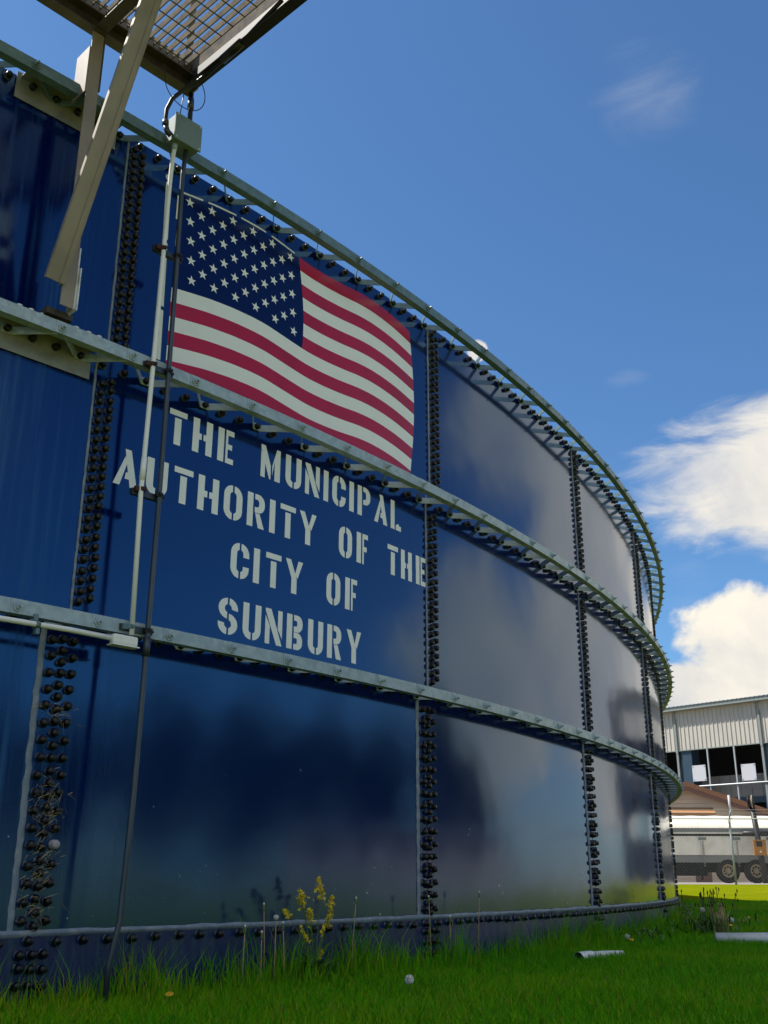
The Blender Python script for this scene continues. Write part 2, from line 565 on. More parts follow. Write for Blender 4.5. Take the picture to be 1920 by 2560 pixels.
# bolt caps -----------------------------------------------------------------
cap_prof = [(0.0250, -0.004), (0.0240, 0.004), (0.0195, 0.006), (0.0188, 0.0065), (0.0184, 0.027), (0.0165, 0.0325), (0.0105, 0.0362), (0.0, 0.037)]
cap_me = MB().lathe(cap_prof, 10).mesh('bolt_cap', M_CAP, smooth=True)
cap_me.materials.append(M_SEALB)
for p_ in cap_me.polygons:
    if p_.index < 20: p_.material_index = 1
caps = []
for k in range(-1, 6):
    ks = PITCH_S * k
    for s, z0, z1, p in ((2.103, 2.90, 4.19, .0535), (2.158, 2.93, 4.19, .0535), (2.047, 1.49, 2.72, .0535), (2.103, 1.515, 2.72, .0535),
                         (1.934, 0.05, 1.33, .0775), (1.989, 0.03, 1.34, .0552), (2.045, 0.055, 1.33, .0775)):
        z = z0
        while z < z1:
            if not (k == 0 and s == 2.045 and abs(z - 0.372) < .039):
                caps.append((s + ks + random.gauss(0, .0018), z + random.gauss(0, .0018), 0.004))
            z += p
    for s in (1.934, 1.99, 2.045):
        for z in (-.08, -.14, -.2):
            caps.append((s + ks, z + random.gauss(0, .004), 0.016))
NODE = 2 * math.pi * R / 336                  # stiffener node pitch
RINGS = [(4.239, 2.597, 4.213), (2.82, 1.709, 2.772), (1.40, 1.659, 1.372)]     # rail top, first node, bolt row
for zt, n0, zr in RINGS:
    s = n0 + NODE / 2 - NODE * 14
    while s < 17.5:
        caps.append((s + random.gauss(0, .002), zr + random.gauss(0, .0015), 0.006)); s += NODE / 3
s = -3.02
while s < 17.5:
    caps.append((s + random.gauss(0, .004), -0.030 + random.gauss(0, .002), 0.016)); s += NODE / 3 * 0.985
cp = Vector((0, 0, CAM_Z))


def in_view(P):
    d = P - cp
    z = d.dot(fw)
    if z < .1: return False
    return abs(d.dot(rt) / z) < 960 / 2584 * 1.0 and abs(d.dot(up) / z) < 1280 / 2584


def cap_matrix(s, z, off):
    es, en, ez = frame(s)
    en2 = (en + es * random.gauss(0, .05) + ez * random.gauss(0, .05)).normalized()
    e1 = ez.cross(en2).normalized(); e2 = en2.cross(e1)
    M = Matrix((e1, e2, en2)).transposed().to_4x4()
    M.translation = TP(s, z, off)
    return M


mats = [cap_matrix(*c) for c in caps]
order = sorted(range(len(caps)), key=lambda i: (0 if in_view(mats[i].translation) else 1, (mats[i].translation - cp).length))
pale_me = cap_me.copy(); pale_me.materials[0] = mat('bare_grey_bolt', (0.34, 0.32, 0.36), 0.6)
inst(pale_me, 'bare_bolt', cap_matrix(2.047, 0.372, 0.004) @ Matrix.Scale(1.12, 4), tank)
rest = MB()
base_v = [Vector(v.co) for v in cap_me.vertices]; base_f = [tuple(p.vertices) for p in cap_me.polygons]
for r_, i in enumerate(order):
    if r_ < 296:
        inst(cap_me, 'bolt_cap', mats[i], tank)
    else:
        rest.add([mats[i] @ v for v in base_v], base_f)
o = rest.build('bolt_caps', M_CAP, tank, smooth=True, kind='stuff')
o.data.materials.append(M_SEALB)
nf_ = len(base_f)
o.data.polygons.foreach_set('material_index', np.array([1 if (i % nf_) < 20 else 0 for i in range(len(o.data.polygons))], dtype=np.int32))

# stiffener rings -------------------------------------------------------------
RO = 0.192                                    # outer face of the rail
nut_me = MB()
nut_me.lathe([(0.026, 0), (0.026, 0.006), (0.0, 0.006)], 6)
nut_me.lathe([(0.015, 0.006), (0.015, 0.016), (0.0, 0.016)], 6)
nut_me.lathe([(0.0075, 0.016), (0.0075, 0.036), (0.0, 0.036)], 8)
nut_m = nut_me.mesh('nut', M_GALV)
nut_d = nut_me.mesh('nut', M_GALV_D)
strut_total = 0
for ri, (zt, n0, zr) in enumerate(RINGS):
    m_r = M_GALV_D if ri == 0 else M_GALV
    H = 0.066
    # inner horizontal leg, continuous
    leg = MB(); S = np.arange(-4.2, 18.1, 0.2)
    for i, s in enumerate(S):
        leg.v += [TP(s, zt - H + .001, RO - .006), TP(s, zt - H + .001, RO - .050), TP(s, zt - H + .006, RO - .050), TP(s, zt - H + .006, RO - .006)]
        if i:
            k = 4 * i
            for q in range(4):
                q2 = (q + 1) % 4
                leg.f.append((k - 4 + q, k + q, k + q2, k - 4 + q2))
    ring = leg.build('stiffener_ring', m_r, tank)
    # rail segments
    step = 1 if ri else 7
    k = -14
    first = -14
    while n0 + NODE * k < 17.4:
        s0 = n0 + NODE * k - 0.033; s1 = s0 + NODE * step + 0.028
        mb = MB(); ns = 4 * step
        lift = 0.0035 if (ri == 0) else 0.003
        for i in range(ns + 1):
            s = s0 + (s1 - s0) * i / ns
            o = RO + lift * (1 - i / ns)
            mb.v += [TP(s, zt - H, o), TP(s, zt, o), TP(s, zt, o - .006), TP(s, zt - H, o - .006)]
            if i:
                j = 4 * i
                for q in range(4):
                    q2 = (q + 1) % 4
                    mb.f.append((j - 4 + q, j - 4 + q2, j + q2, j + q))
        mb.f.append((0, 3, 2, 1)); j = 4 * ns; mb.f.append((j, j + 1, j + 2, j + 3))
        # slotted hole beside each node
        o = mb.build('rail_segment', m_r, ring)
        k += step
    # lattice struts + nuts
    k = -14
    far = MB()
    while n0 + NODE * k < 17.4:
        s = n0 + NODE * k
        es, en, ez = frame(s)
        M = Matrix((es, ez.cross(es) * -1 if False else ez, en)).transposed().to_4x4()
        e1 = es; e2 = en.cross(es)
        M = Matrix((e1, e2, en)).transposed().to_4x4() @ Matrix.Rotation(random.uniform(0, 1.0), 4, 'Z')
        M.translation = TP(s, zt - H / 2 - .002, RO + .003)
        inst(nut_d if ri == 0 else nut_m, 'nut', M, ring)
        # two flat bars: ring node -> wall bolt -> next ring node
        zlo, zhi = zr - 0.021, zr + 0.021
        a = (s + .012, RO - .008); b1 = (s + NODE / 2 - .030, 0.013); b2 = (s + NODE / 2 + .030, 0.013); c = (s + NODE - .012, RO - .008)
        t = .005
        path = [a, b1, b2, c]
        for pi_, (p, q) in enumerate(((a, b1), (b2, c))):
            mb = MB()
            pts = [p, q] if pi_ == 0 else [p, q]
            if pi_ == 0:
                poly = [a, b1, b2]
            else:
                poly = [b2, c]
            for i in range(len(poly) - 1):
                (sa, oa), (sb, ob) = poly[i], poly[i + 1]
                d = Vector((sb - sa, ob - oa)).normalized(); nx, ny = -d.y * t, d.x * t
                if i == 1 or (sa == b1[0]):
                    nx, ny = 0, t
                mb.hexa([TP(sa, zlo, oa), TP(sb, zlo, ob), TP(sb + nx, zlo, ob + ny), TP(sa + nx, zlo, oa + ny),
                         TP(sa, zhi, oa), TP(sb, zhi, ob), TP(sb + nx, zhi, ob + ny), TP(sa + nx, zhi, oa + ny)])
            if strut_total < 297 and 0.8 < s < 14.5:
                mb.build('lattice_strut', m_r, ring); strut_total += 1
            else:
                far.add(mb.v, mb.f)
        k += 1
    if far.v:
        far.build('lattice_struts', m_r, ring, kind='stuff')

# ------------------------------------------------------------------ painted flag
WS = [2.30, 2.42, 2.48, 2.70, 2.89, 3.05, 3.16, 3.35, 3.47, 3.55, 3.69, 3.85, 4.03, 4.16, 4.30, 4.44, 4.56, 4.72]
WZ = [3.395, 3.420, 3.432, 3.468, 3.487, 3.493, 3.490, 3.468, 3.455, 3.450, 3.452, 3.463, 3.483, 3.489, 3.484, 3.470, 3.450, 3.418]
ker = np.array([1, 2, 3, 2, 1]) / 9.0
gs = np.arange(2.2, 4.8, 0.01); gz = np.convolve(np.interp(gs, WS, WZ), np.ones(9) / 9, mode='same')
gz[:5] = np.interp(gs[:5], WS, WZ); gz[-5:] = np.interp(gs[-5:], WS, WZ)


def wave(s): return float(np.interp(s, gs, gz))
def zk(s, k): return wave(s) + (7 - k) * 0.0932
def bow(t): return math.sin(math.pi * min(1, max(0, t)))


def redge(k): return 4.622 + 0.058 * bow((k + .3) / 13.0)
def cedge(k): return 3.415 + 0.064 * bow(k / 11.0)


DOFF = 0.0014


def decal(s, z, course, extra=0.0):
    return TP(s, z, wall_off(s, course) + DOFF + extra)


def strip(k0, k1, sl, sr, name, m, parent, extra=0.0, nseg=64):
    vs = []; fs = []
    nr = 5
    for j in range(nr):
        kk = k0 + (k1 - k0) * j / (nr - 1)
        a = sl(kk) if callable(sl) else sl; b_ = sr(kk)
        for i in range(nseg + 1):
            s = a + (b_ - a) * i / nseg
            vs.append(decal(s, zk(s, kk), 2, extra))
    for j in range(nr - 1):
        for i in range(nseg):
            q = j * (nseg + 1) + i
            fs.append((q, q + nseg + 1, q + nseg + 2, q + 1))
    return MB().add(vs, fs).build(name, m, parent, smooth=True)


FL = 2.432
flag = strip(0.12, 7, FL, cedge, 'painted_flag', M_NAVY, tank)
flag['label'] = 'waving stars and stripes flag painted on the tank wall'
for k in range(13):
    m = M_RED if k % 2 == 0 else M_WHITE
    kb = k + 1 if k < 12 else 12.93
    strip(k, kb, (cedge if k < 7 else FL), redge, 'stripe', m, flag)


def star(s, z, r, rot):
    vs = [decal(s, z, 2, .0008)]
    for i in range(10):
        a = math.pi / 2 + math.pi * i / 5 + rot
        rr = r if i % 2 == 0 else r * 0.40
        vs.append(decal(s + rr * math.cos(a), z + rr * math.sin(a), 2, .0008))
    return MB().add(vs, [(0, 1 + i, 1 + (i + 1) % 10) for i in range(10)])


for i in range(9):
    ncol = 6 if i % 2 == 0 else 5
    for j in range(ncol):
        s = 2.512 + 0.0065 * i + 0.1655 * (j + (0 if i % 2 == 0 else 0.5))
        z = wave(s) + 0.605 - 0.0655 * i
        slope = (wave(s + .03) - wave(s - .03)) / .06
        star(s, z, 0.0345, math.atan(slope) - .06).build('star', M_CREAM if i < 2 else M_WHITE, flag)  # top rows cream: dimming under the ring put into their colour
# dashed border line, flag pole and ball
for s0, s1 in ((2.44, 2.605), (2.645, 2.865), (2.905, 3.115), (3.165, 3.375)):
    vs = []; fs = []
    for i in range(7):
        a = s0 + (s1 - s0) * i / 6; za = wave(a) + .655
        vs += [decal(a, za - .006, 2, .001), decal(a, za + .006, 2, .001)]
        if i:
            k = 2 * i; fs.append((k - 2, k, k + 1, k - 1))
    MB().add(vs, fs).build('border_dash', M_CREAM, flag)
for s, za, zb_ in ((2.448, 4.00, 4.12), (2.425, 3.88, 4.045), (2.437, 3.70, 3.84)):
    MB().add([decal(s - .005, za, 2, .0012), decal(s + .005, za, 2, .0012), decal(s + .005, zb_, 2, .0012), decal(s - .005, zb_, 2, .0012)], [(0, 1, 2, 3)]).build('border_dash', M_CREAM, flag)
for za, zb_ in ((3.712, 4.093), (3.275, 3.690), (2.94, 3.252)):
    sa = 2.352 + (4.09 - za) * .022; sb = 2.352 + (4.09 - zb_) * .022
    MB().add([decal(sa - .018, za, 2, .001), decal(sa + .018, za, 2, .001), decal(sb + .018, zb_, 2, .001), decal(sb - .018, zb_, 2, .001)], [(0, 1, 2, 3)]).build('painted_flagpole', M_CREAM, flag)
bl = [decal(2.352 + .024 * math.cos(2 * math.pi * i / 20), 4.128 + .024 * math.sin(2 * math.pi * i / 20), 2, .001) for i in range(20)]
MB().add(bl, [tuple(range(20))]).build('painted_finial', M_CREAM, flag)

# ------------------------------------------------------------------ stencil lettering
HC, ST, GP = 0.206, 0.045, 0.013


def arc(cx, cy, rx, ry, a0, a1, n=9):
    return [(cx + rx * math.cos(rad(a0 + (a1 - a0) * i / n)), cy + ry * math.sin(rad(a0 + (a1 - a0) * i / n))) for i in range(n + 1)]


def half(x0, x1, y0, y1, t, side, g=GP, r=None):
    cx = (x0 + x1) / 2; r = r or (x1 - x0) / 2 * 0.92; ri = max(.008, r - t * .9)
    tv = t * .86
    ox = x0 if side < 0 else x1
    sg = side
    def mir(pts): return [(cx + sg * abs(px - cx) if True else px, py) for px, py in pts]
    e = cx + sg * g / 2
    o1 = arc(ox - sg * r, y1 - r, sg * r, r, 90, 0)
    o2 = arc(ox - sg * r, y0 + r, sg * r, r, 0, -90)
    i2 = arc(ox - sg * (t + ri), y0 + tv + ri, sg * ri, ri, -90, 0)
    i1 = arc(ox - sg * (t + ri), y1 - tv - ri, sg * ri, ri, 0, 90)
    lim = lambda pts: [((max(px, e) if sg > 0 else min(px, e)), py) for px, py in pts]
    return [(e, y1)] + lim(o1) + lim(o2) + [(e, y0), (e, y0 + tv)] + lim(i2) + lim(i1) + [(e, y1 - tv)]


def rect(x0, x1, y0, y1): return [(x0, y0), (x1, y0), (x1, y1), (x0, y1)]


def glyph(c, w):
    h, t, g_ = HC, ST, GP
    if c == 'I': return [rect(0, w, 0, h)]
    if c == 'T': return [rect(0, w, h - .034, h), rect(w / 2 - t / 2, w / 2 + t / 2, 0, h - .034 - g_)]
    if c == 'H':
        nb = (w - 2 * t - g_) / 2
        return [[(0, 0), (t, 0), (t, h * .40), (t + nb, h * .40), (t + nb, h * .58), (t, h * .58), (t, h), (0, h)],
                [(w - t, 0), (w, 0), (w, h), (w - t, h), (w - t, h * .58), (w - t - nb, h * .58), (w - t - nb, h * .40), (w - t, h * .40)]]
    if c in 'EF':
        x = t + g_; sp = .016; a = .033
        p = [(x, 0)] + ([(w, 0), (w, a), (x + sp, a)] if c == 'E' else [(x + sp, 0)])
        p += [(x + sp, h / 2 - a / 2), (w - .012, h / 2 - a / 2), (w - .012, h / 2 + a / 2), (x + sp, h / 2 + a / 2), (x + sp, h - a), (w, h - a), (w, h), (x, h)]
        return [rect(0, t, 0, h), p]
    if c == 'L': return [rect(0, t, 0, h), [(t + g_, 0), (w, 0), (w, .035), (w - .02, .035), (w - .03, .05), (t + g_, .035)]]
    if c == 'M':
        return [[(0, 0), (.035, 0), (.035, h * .60), (0, h * .80)],
                [(0, h), (.034, h), (w / 2 + .002, h * .42), (w / 2 + .002, 0), (w / 2 - .008, 0), (0, h * .86)][:6],
                [(w - .046, 0), (w, 0), (w, h), (w - .030, h), (w / 2 + .014, h * .45), (w / 2 + .014, h * .12), (w - .046, h * .62)]]
    if c == 'N':
        return [[(0, 0), (.036, 0), (.036, h * .52), (0, h * .80)], [(0, h), (.045, h), (w, 0), (w - .045, 0), (0, h * .93)][:5],
                [(w - .036, h), (w, h), (w, h * .20), (w - .036, h * .46)]]
    if c == 'U':
        r = w / 2 * .9; L = half(0, w, 0, h * 2, t, -1); Rr = half(0, w, 0, h * 2, t, 1)
        outp = []
        for sg in (-1, 1):
            cx = w / 2; e = cx + sg * g_ / 2; ox = 0 if sg < 0 else w; ri = max(.008, r - t)
            lim = lambda pts: [((max(px, e) if sg > 0 else min(px, e)), py) for px, py in pts]
            outp.append([(ox, h)] + lim(arc(ox - sg * r, r, sg * r, r, 0, -90)) + [(e, 0), (e, .040)] + lim(arc(ox - sg * (t + ri), .040 + ri, sg * ri, ri, -90, 0)) + [(ox - sg * t, h)])
        return outp
    if c == 'O': return [half(0, w, 0, h, t, -1), half(0, w, 0, h, t, 1)]
    if c == 'C':
        outp = [half(0, w, 0, h, t, -1)]
        r = w / 2 * .92; ri = max(.008, r - t * .9); tv = t * .86; e = w / 2 + g_ / 2
        lim = lambda pts: [(max(px, e), py) for px, py in pts]
        outp.append([(e, h)] + lim(arc(w - r, h - r, r, r, 90, 0)) + [(w, h * .62), (w - t, h * .62)] + lim(arc(w - t - ri, h - tv - ri, ri, ri, 0, 90)) + [(e, h - tv)])
        outp.append([(e, tv)] + lim(arc(w - t - ri, tv + ri, ri, ri, -90, 0)) + [(w - t, h * .36), (w, h * .36)] + lim(arc(w - r, r, r, r, 0, -90)) + [(e, 0)])
        return outp

    def bowl(y0, y1, x):
        r = (y1 - y0) / 2 * .9; tv = .034; ri = max(.006, r - tv)
        return [(x, y1)] + [(max(px, x), py) for px, py in arc(w - r, y1 - r, r, r, 90, 0)] + [(max(px, x), py) for px, py in arc(w - r, y0 + r, r, r, 0, -90)] + \
               [(x, y0), (x, y0 + tv)] + [(max(px, x + .012), py) for px, py in arc(w - t - ri * .8, y0 + tv + ri, ri * .8, ri, -90, 0, 5)] + [(max(px, x + .012), py) for px, py in arc(w - t - ri * .8, y1 - tv - ri, ri * .8, ri, 0, 90, 5)] + [(x, y1 - tv)]
    if c == 'P': return [rect(0, t, 0, h), bowl(h * .40, h, t + g_)]
    if c == 'R': return [rect(0, t, 0, h), bowl(h * .44, h, t + g_), [(w - .048, 0), (w, 0), (t + g_ + .040, h * .44 - .003), (t + g_ + .004, h * .44 - .003)]]
    if c == 'B': return [rect(0, t, 0, h), bowl(h * .505, h, t + g_), bowl(0, h * .495, t + g_)]
    if c == 'A':
        k = w * .36
        return [[(0, 0), (.040, 0), (w * .52, h * .62), (w * .44, h * .82)],
                [(w * .40, h), (w * .66, h), (w, 0), (w - .044, 0), (w - .052, h * .20), (w * .46, h * .20), (w * .50, h * .38), (w * .58, h * .38)]]
    if c == 'Y':
        x0, x1 = w / 2 - t / 2, w / 2 + t / 2
        return [[(x0, 0), (x1, 0), (x1, h * .44), (.044, h), (0, h), (x0, h * .46)], [(w - .040, h), (w, h), (x1 + .006, h * .46), (x1 - .016, h * .58)]]
    if c == 'S':
        cx = w / 2; rx = w / 2; ry = h * .287; ti = .040; outp = []
        yt, yb = h - ry, ry
        def sec(cy, a0, a1, sg):
            e = cx + sg * g_ / 2
            o = arc(cx, cy, rx, ry, a0, a1, 14); i = arc(cx, cy, rx - t, ry - ti + .004, a1, a0, 14)
            return [((max(px, e) if sg > 0 else min(px, e)), py) for px, py in o + i]
        return [sec(yt, 90, 270, -1), sec(yt, 90, -8, 1), sec(yb, 90, -90, 1), sec(yb, 270, 172, -1)]
    return [rect(0, w, 0, h)]


LINES = [
    (2.478, [('T', 2.487, 2.606), ('H', 2.650, 2.789), ('E', 2.830, 2.948), ('M', 3.162, 3.321), ('U', 3.366, 3.503), ('N', 3.538, 3.669), ('I', 3.706, 3.751), ('C', 3.788, 3.919), ('I', 3.955, 4.001), ('P', 4.039, 4.172), ('A', 4.213, 4.357), ('L', 4.395, 4.513)]),
    (2.150, [('A', 2.172, 2.318), ('U', 2.370, 2.506), ('T', 2.546, 2.674), ('H', 2.711, 2.858), ('O', 2.897, 3.035), ('R', 3.073, 3.209), ('I', 3.249, 3.295), ('T', 3.336, 3.466), ('Y', 3.500, 3.649), ('O', 3.860, 3.989), ('F', 4.035, 4.150), ('T', 4.361, 4.478), ('H', 4.512, 4.640), ('E', 4.687, 4.805)]),
    (1.820, [('C', 2.970, 3.107), ('I', 3.141, 3.188), ('T', 3.236, 3.360), ('Y', 3.396, 3.542), ('O', 3.753, 3.882), ('F', 3.928, 4.044)]),
    (1.488, [('S', 2.903, 3.043), ('U', 3.081, 3.218), ('N', 3.251, 3.386), ('B', 3.422, 3.553), ('U', 3.600, 3.733), ('R', 3.769, 3.899), ('Y', 3.949, 4.089)])]
for zb_, L in LINES:
    for c, a, b_ in L:
        mb = MB()
        for poly in glyph(c, b_ - a):
            pts = []
            for q in poly:
                if not pts or (abs(q[0] - pts[-1][0]) + abs(q[1] - pts[-1][1])) > 1e-5:
                    pts.append(q)
            mb.add([decal(a + x, zb_ + y, 1) for x, y in pts], [tuple(range(len(pts)))])
        o = mb.build('letter', M_WHITE, tank)
        o['label'] = 'white stencil letter ' + c

# ------------------------------------------------------------------ walkway platform with its bracket
plat = thing('walkway_platform', 'steel grating walkway on a beige knee brace bolted to the blue tank', 'walkway', tuple(TP(1.7, 2.8, 0.1)))
ZP = 4.57                                      # underside (relative to base seam)
S_R = 2.30
PFR = frame(2.30)


def PP(x, o, z):
    """platform frame: x along tangent at its right corner, o outward from wall, z"""
    es, en, ez = PFR
    return TP(S_R, z, 0) + es * x + en * o


def pbox(mb, x0, x1, o0, o1, z0, z1):
    return mb.hexa([PP(x0, o1, z0), PP(x1, o1, z0), PP(x1, o0, z0), PP(x0, o0, z0), PP(x0, o1, z1), PP(x1, o1, z1), PP(x1, o0, z1), PP(x0, o0, z1)])


LEFT = -3.4; OUT = 1.42; INN = 0.205
# inner, outer and end channels
for nm, o_web, o_fl, lab in (('edge_channel', INN, INN + .062, 1), ('edge_channel', OUT, OUT - .062, 1)):
    mb = MB()
    a, b_ = min(o_web, o_fl), max(o_web, o_fl)
    w0, w1 = (o_web, o_web + .007) if o_fl > o_web else (o_web - .007, o_web)
    pbox(mb, LEFT, 0.0, w0, w1, ZP, ZP + .155)
    pbox(mb, LEFT, -.008, a + (.007 if a == o_web else 0), b_ - (.007 if b_ == o_web else 0), ZP, ZP + .010)
    pbox(mb, LEFT, -.008, a + (.007 if a == o_web else 0), b_ - (.007 if b_ == o_web else 0), ZP + .115, ZP + .125)
    mb.build('edge_channel', M_BROWN, plat)
mb = MB()
pbox(mb, -.007, 0.001, INN + .0075, OUT - .0075, ZP + .0005, ZP + .1545)
pbox(mb, -.062, -.0075, INN + .0635, OUT - .0635, ZP + .0005, ZP + .0105)
mb.build('end_channel', M_SHADESTEEL, plat)
mb = MB(); pbox(mb, -.0005, 0.006, INN - .001, INN + .10, ZP - .003, ZP + .12); mb.build('corner_plate', M_BEIGE, plat)
# cross beams under the grating
for x in (-.62, -1.7, -2.8):
    mb = MB()
    pbox(mb, x - .035, x + .035, INN + .0635, OUT - .0635, ZP + .012, ZP + .02)
    pbox(mb, x - .004, x + .004, INN + .0635, OUT - .0635, ZP + .02, ZP + .10)
    mb.build('cross_beam', M_BROWN, plat)
# bar grating: bearing bars run outward, twisted rods run along the wall
bar = MB(); bar.box(-.003, .003, 0, OUT - INN - .13, 0, .045)
bar_me = bar.mesh('grating_bar', M_GRATE)
es, en, ez = PFR
nb = 0
x = -.075
while x > LEFT + .05:
    M = Matrix((es, en, ez)).transposed().to_4x4(); M.translation = PP(x, INN + .065, ZP + .127)
    inst(bar_me, 'grating_bar', M, plat); x -= .044; nb += 1
x = INN + .10
while x < OUT - .09:
    MB().tube([PP(LEFT + .05, x, ZP + .130), PP(-.07, x, ZP + .130)], .004, 5).build('cross_rod', M_GRATE, plat); x += .1016
# toe plates and railing feet that show through the grating from above
mb = MB(); pbox(mb, LEFT, -.001, INN - .004, INN + .003, ZP + .1555, ZP + .26); mb.build('toe_plate', M_GRATE, plat)
mb = MB(); pbox(mb, -.004, .004, INN + .01, OUT, ZP + .156, ZP + .26); mb.build('toe_plate', M_GRATE, plat)
for x, o in ((-.03, INN + .03), (-.03, OUT - .05), (-1.6, OUT - .05), (-3.1, OUT - .05), (-1.6, INN + .03)):
    MB().tube([PP(x, o, ZP + .15), PP(x, o, ZP + 1.25)], .021, 10).build('rail_post', M_GRATE, plat, smooth=True)
for z in (.72, 1.25):
    MB().tube([PP(-3.3, OUT - .05, ZP + z), PP(-.03, OUT - .05, ZP + z), PP(-.03, INN + .03, ZP + z)], .021, 10).build('hand_rail', M_GRATE, plat, smooth=True)
# wall post (two angles), standing on the shelf plate of the middle ring
SP = 1.69


def post_fr():
    return frame(SP)


es, en, ez = post_fr()
pb = TP(SP, 0, 0)
mb = MB()
mb.fbox(pb, es, en, ez, -.038, .030, .250, .257, 2.872, ZP - .002)
mb.fbox(pb, es, en, ez, .023, .030, .200, .2495, 2.872, ZP - .002)
mb.build('wall_post', M_BEIGE, plat)
mb = MB()
mb.fbox(pb, es, en, ez, .0305, .038, .185, .262, 2.60 + .27, 3.22)
mb.build('splice_plate', M_BRIGHT, plat)
mb = MB()
mb.fbox(pb, es, en, ez, .0305, .037, .19, .262, 4.20, ZP + .13)
mb.build('gusset_plate', M_BROWN, plat)
mb = MB()
mb.fbox(pb, es, en, ez, -.046, -.0385, .12, .255, 4.16, 4.46)
mb.build('gusset_plate', M_BEIGE, plat)
# knee brace: rolled angle from the foot of the post out to the platform edge
A_ = pb + en * .285 + ez * 2.965 + es * (-.088)
B_ = pb + en * .93 + ez * (ZP + .02) + es * (-.02)
ax = (B_ - A_).normalized(); sx_ = es.copy(); nx_ = sx_.cross(ax).normalized(); sx_ = ax.cross(nx_).normalized()
Lk = (B_ - A_).length
mb = MB()
mb.fbox(A_, sx_, nx_, ax, -.052, .048, -.004, .004, 0, Lk)
mb.fbox(A_, sx_, nx_, ax, .040, .0485, .0045 if nx_.dot(en) < 0 else -.055, .055 if nx_.dot(en) < 0 else -.0045, 0, Lk)
mb.fbox(A_, sx_, nx_, ax, -.0525, -.046, .0045 if nx_.dot(en) < 0 else -.020, .020 if nx_.dot(en) < 0 else -.0045, 0, Lk)
sg_ = 1 if nx_.dot(en) > 0 else -1
mb.fbox(A_, sx_, nx_ * sg_, ax, .016, .0395, .0045, .0085, 0.0005, Lk)
mb.build('knee_brace', M_BEIGE, plat)
mb = MB()
mb.fbox(pb, es, en, ez, .0385, .0445, .186, .278, 2.862, 3.10)
mb.build('foot_plate', M_BRIGHT, plat)
bolt = MB().lathe([(.021, 0), (.021, .004), (.0165, .0045), (.0165, .016), (0, .017)], 8).mesh('bolt', M_BRIGHT)
for z in (2.965, 3.055):
    e1 = ez; e2 = es.cross(e1)
    M = Matrix((e1, e2, es)).transposed().to_4x4(); M.translation = pb + es * .0446 + en * .232 + ez * z
    inst(bolt, 'bolt', M, plat)
# shelf and wall plates at the middle ring and top ring
mb = MB()
tbox(mb, 1.44, 1.985, 2.8215, 2.8285, .012, .176); mb.build('shelf_plate', M_PLATE, plat)
mb = MB(); tbox(mb, 1.425, 1.99, 2.829, 2.838, .092, .112); mb.build('shelf_lip', M_PLATE, plat)
mb = MB(); tbox(mb, 1.36, 1.975, 2.665, 2.8213, .0085, .0128); mb.build('wall_plate', M_PLATE, plat)
mb = MB(); tbox(mb, 1.378, 1.98, 4.110, 4.275, .0085, .0128); mb.build('wall_plate', M_PLATE, plat)
mb = MB(); tbox(mb, 1.40, 1.98, 4.244, 4.251, .013, .176); mb.build('shelf_plate', M_PLATE, plat)
mb = MB()
mb.fbox(pb, es, en, ez, -.075, .065, .115, .1995, 2.8385, 2.8715); mb.build('post_foot', M_BROWN, plat)
for sv in (1.50, 1.56, 1.62, 1.80, 1.87, 1.93):
    M = Matrix.Identity(4); M.translation = TP(sv, 2.829, .15)
    inst(bolt, 'bolt', M, plat)

# ------------------------------------------------------------------ electrical: box, conduits, cables
jb = thing('junction_box', 'grey green metal junction box on the top tank ring below the walkway', 'junction box', tuple(TP(2.27, 4.18, .25)))
es, en, ez = frame(2.27); jo = TP(2.27, 0, 0)
mb = MB(); mb.fbox(jo, es, en, ez, -.085, .085, .1985, .285, 4.165, 4.33); o = mb.build('box_body', M_JBOX, jb)
bv = o.modifiers.new('bevel', 'BEVEL'); bv.width = .004; bv.segments = 2
mb = MB(); mb.fbox(jo, es, en, ez, -.092, .092, .2855, .296, 4.158, 4.337); o = mb.build('box_lid', M_JBOX, jb)
bv = o.modifiers.new('bevel', 'BEVEL'); bv.width = .004; bv.segments = 2
for a, z in ((-.078, 4.172), (.078, 4.172), (-.078, 4.323), (.078, 4.323)):
    M = Matrix((es, en.cross(es), en)).transposed().to_4x4() @ Matrix.Scale(.28, 4); M.translation = jo + es * a + en * .296 + ez * z
    inst(bolt, 'screw', M, jb)

CO = .222
wc = thing('white_conduit', 'white painted conduit running down the tank and turning left under the lowest ring', 'conduit', tuple(TP(2.215, 1.30, CO)))
sW = 2.222
MB().tube([TP(sW + .002, 4.166, CO + .02), TP(sW + .001, 4.08, CO + .006), TP(sW, 3.9, CO), TP(sW - .006, 2.8, CO), TP(sW - .014, 2.05, CO), TP(sW, 1.325, CO + .004)], .0128, 12).build('pipe', M_PVC, wc, smooth=True)
MB().tube([TP(sW + .0015, 4.165, CO + .02), TP(sW + .001, 4.13, CO + .012)], .017, 10).build('coupling', M_GALV, wc, smooth=True)
MB().tube([TP(sW - .011, 2.24, CO), TP(sW - .014, 2.115, CO)], .0152, 12).build('coupling', M_PVC, wc, smooth=True)
mb = MB()
prof = []
body = MB(); tbox(body, 2.118, 2.252, 1.268, 1.316, CO - .022, CO + .024)
o = body.build('conduit_elbow_body', M_PVC, wc); bv = o.modifiers.new('bevel', 'BEVEL'); bv.width = .011; bv.segments = 3
mb = MB(); tbox(mb, 2.112, 2.258, 1.262, 1.2675, CO - .026, CO + .028); mb.build('elbow_cover', M_PVC, wc)
MB().tube([TP(2.125, 1.294, CO), TP(1.9, 1.297, CO), TP(1.6, 1.292, CO + .003), TP(1.2, 1.285, CO + .002), TP(.4, 1.282, CO), TP(-1.2, 1.284, CO)], .0128, 12).build('pipe', M_PVC, wc, smooth=True)
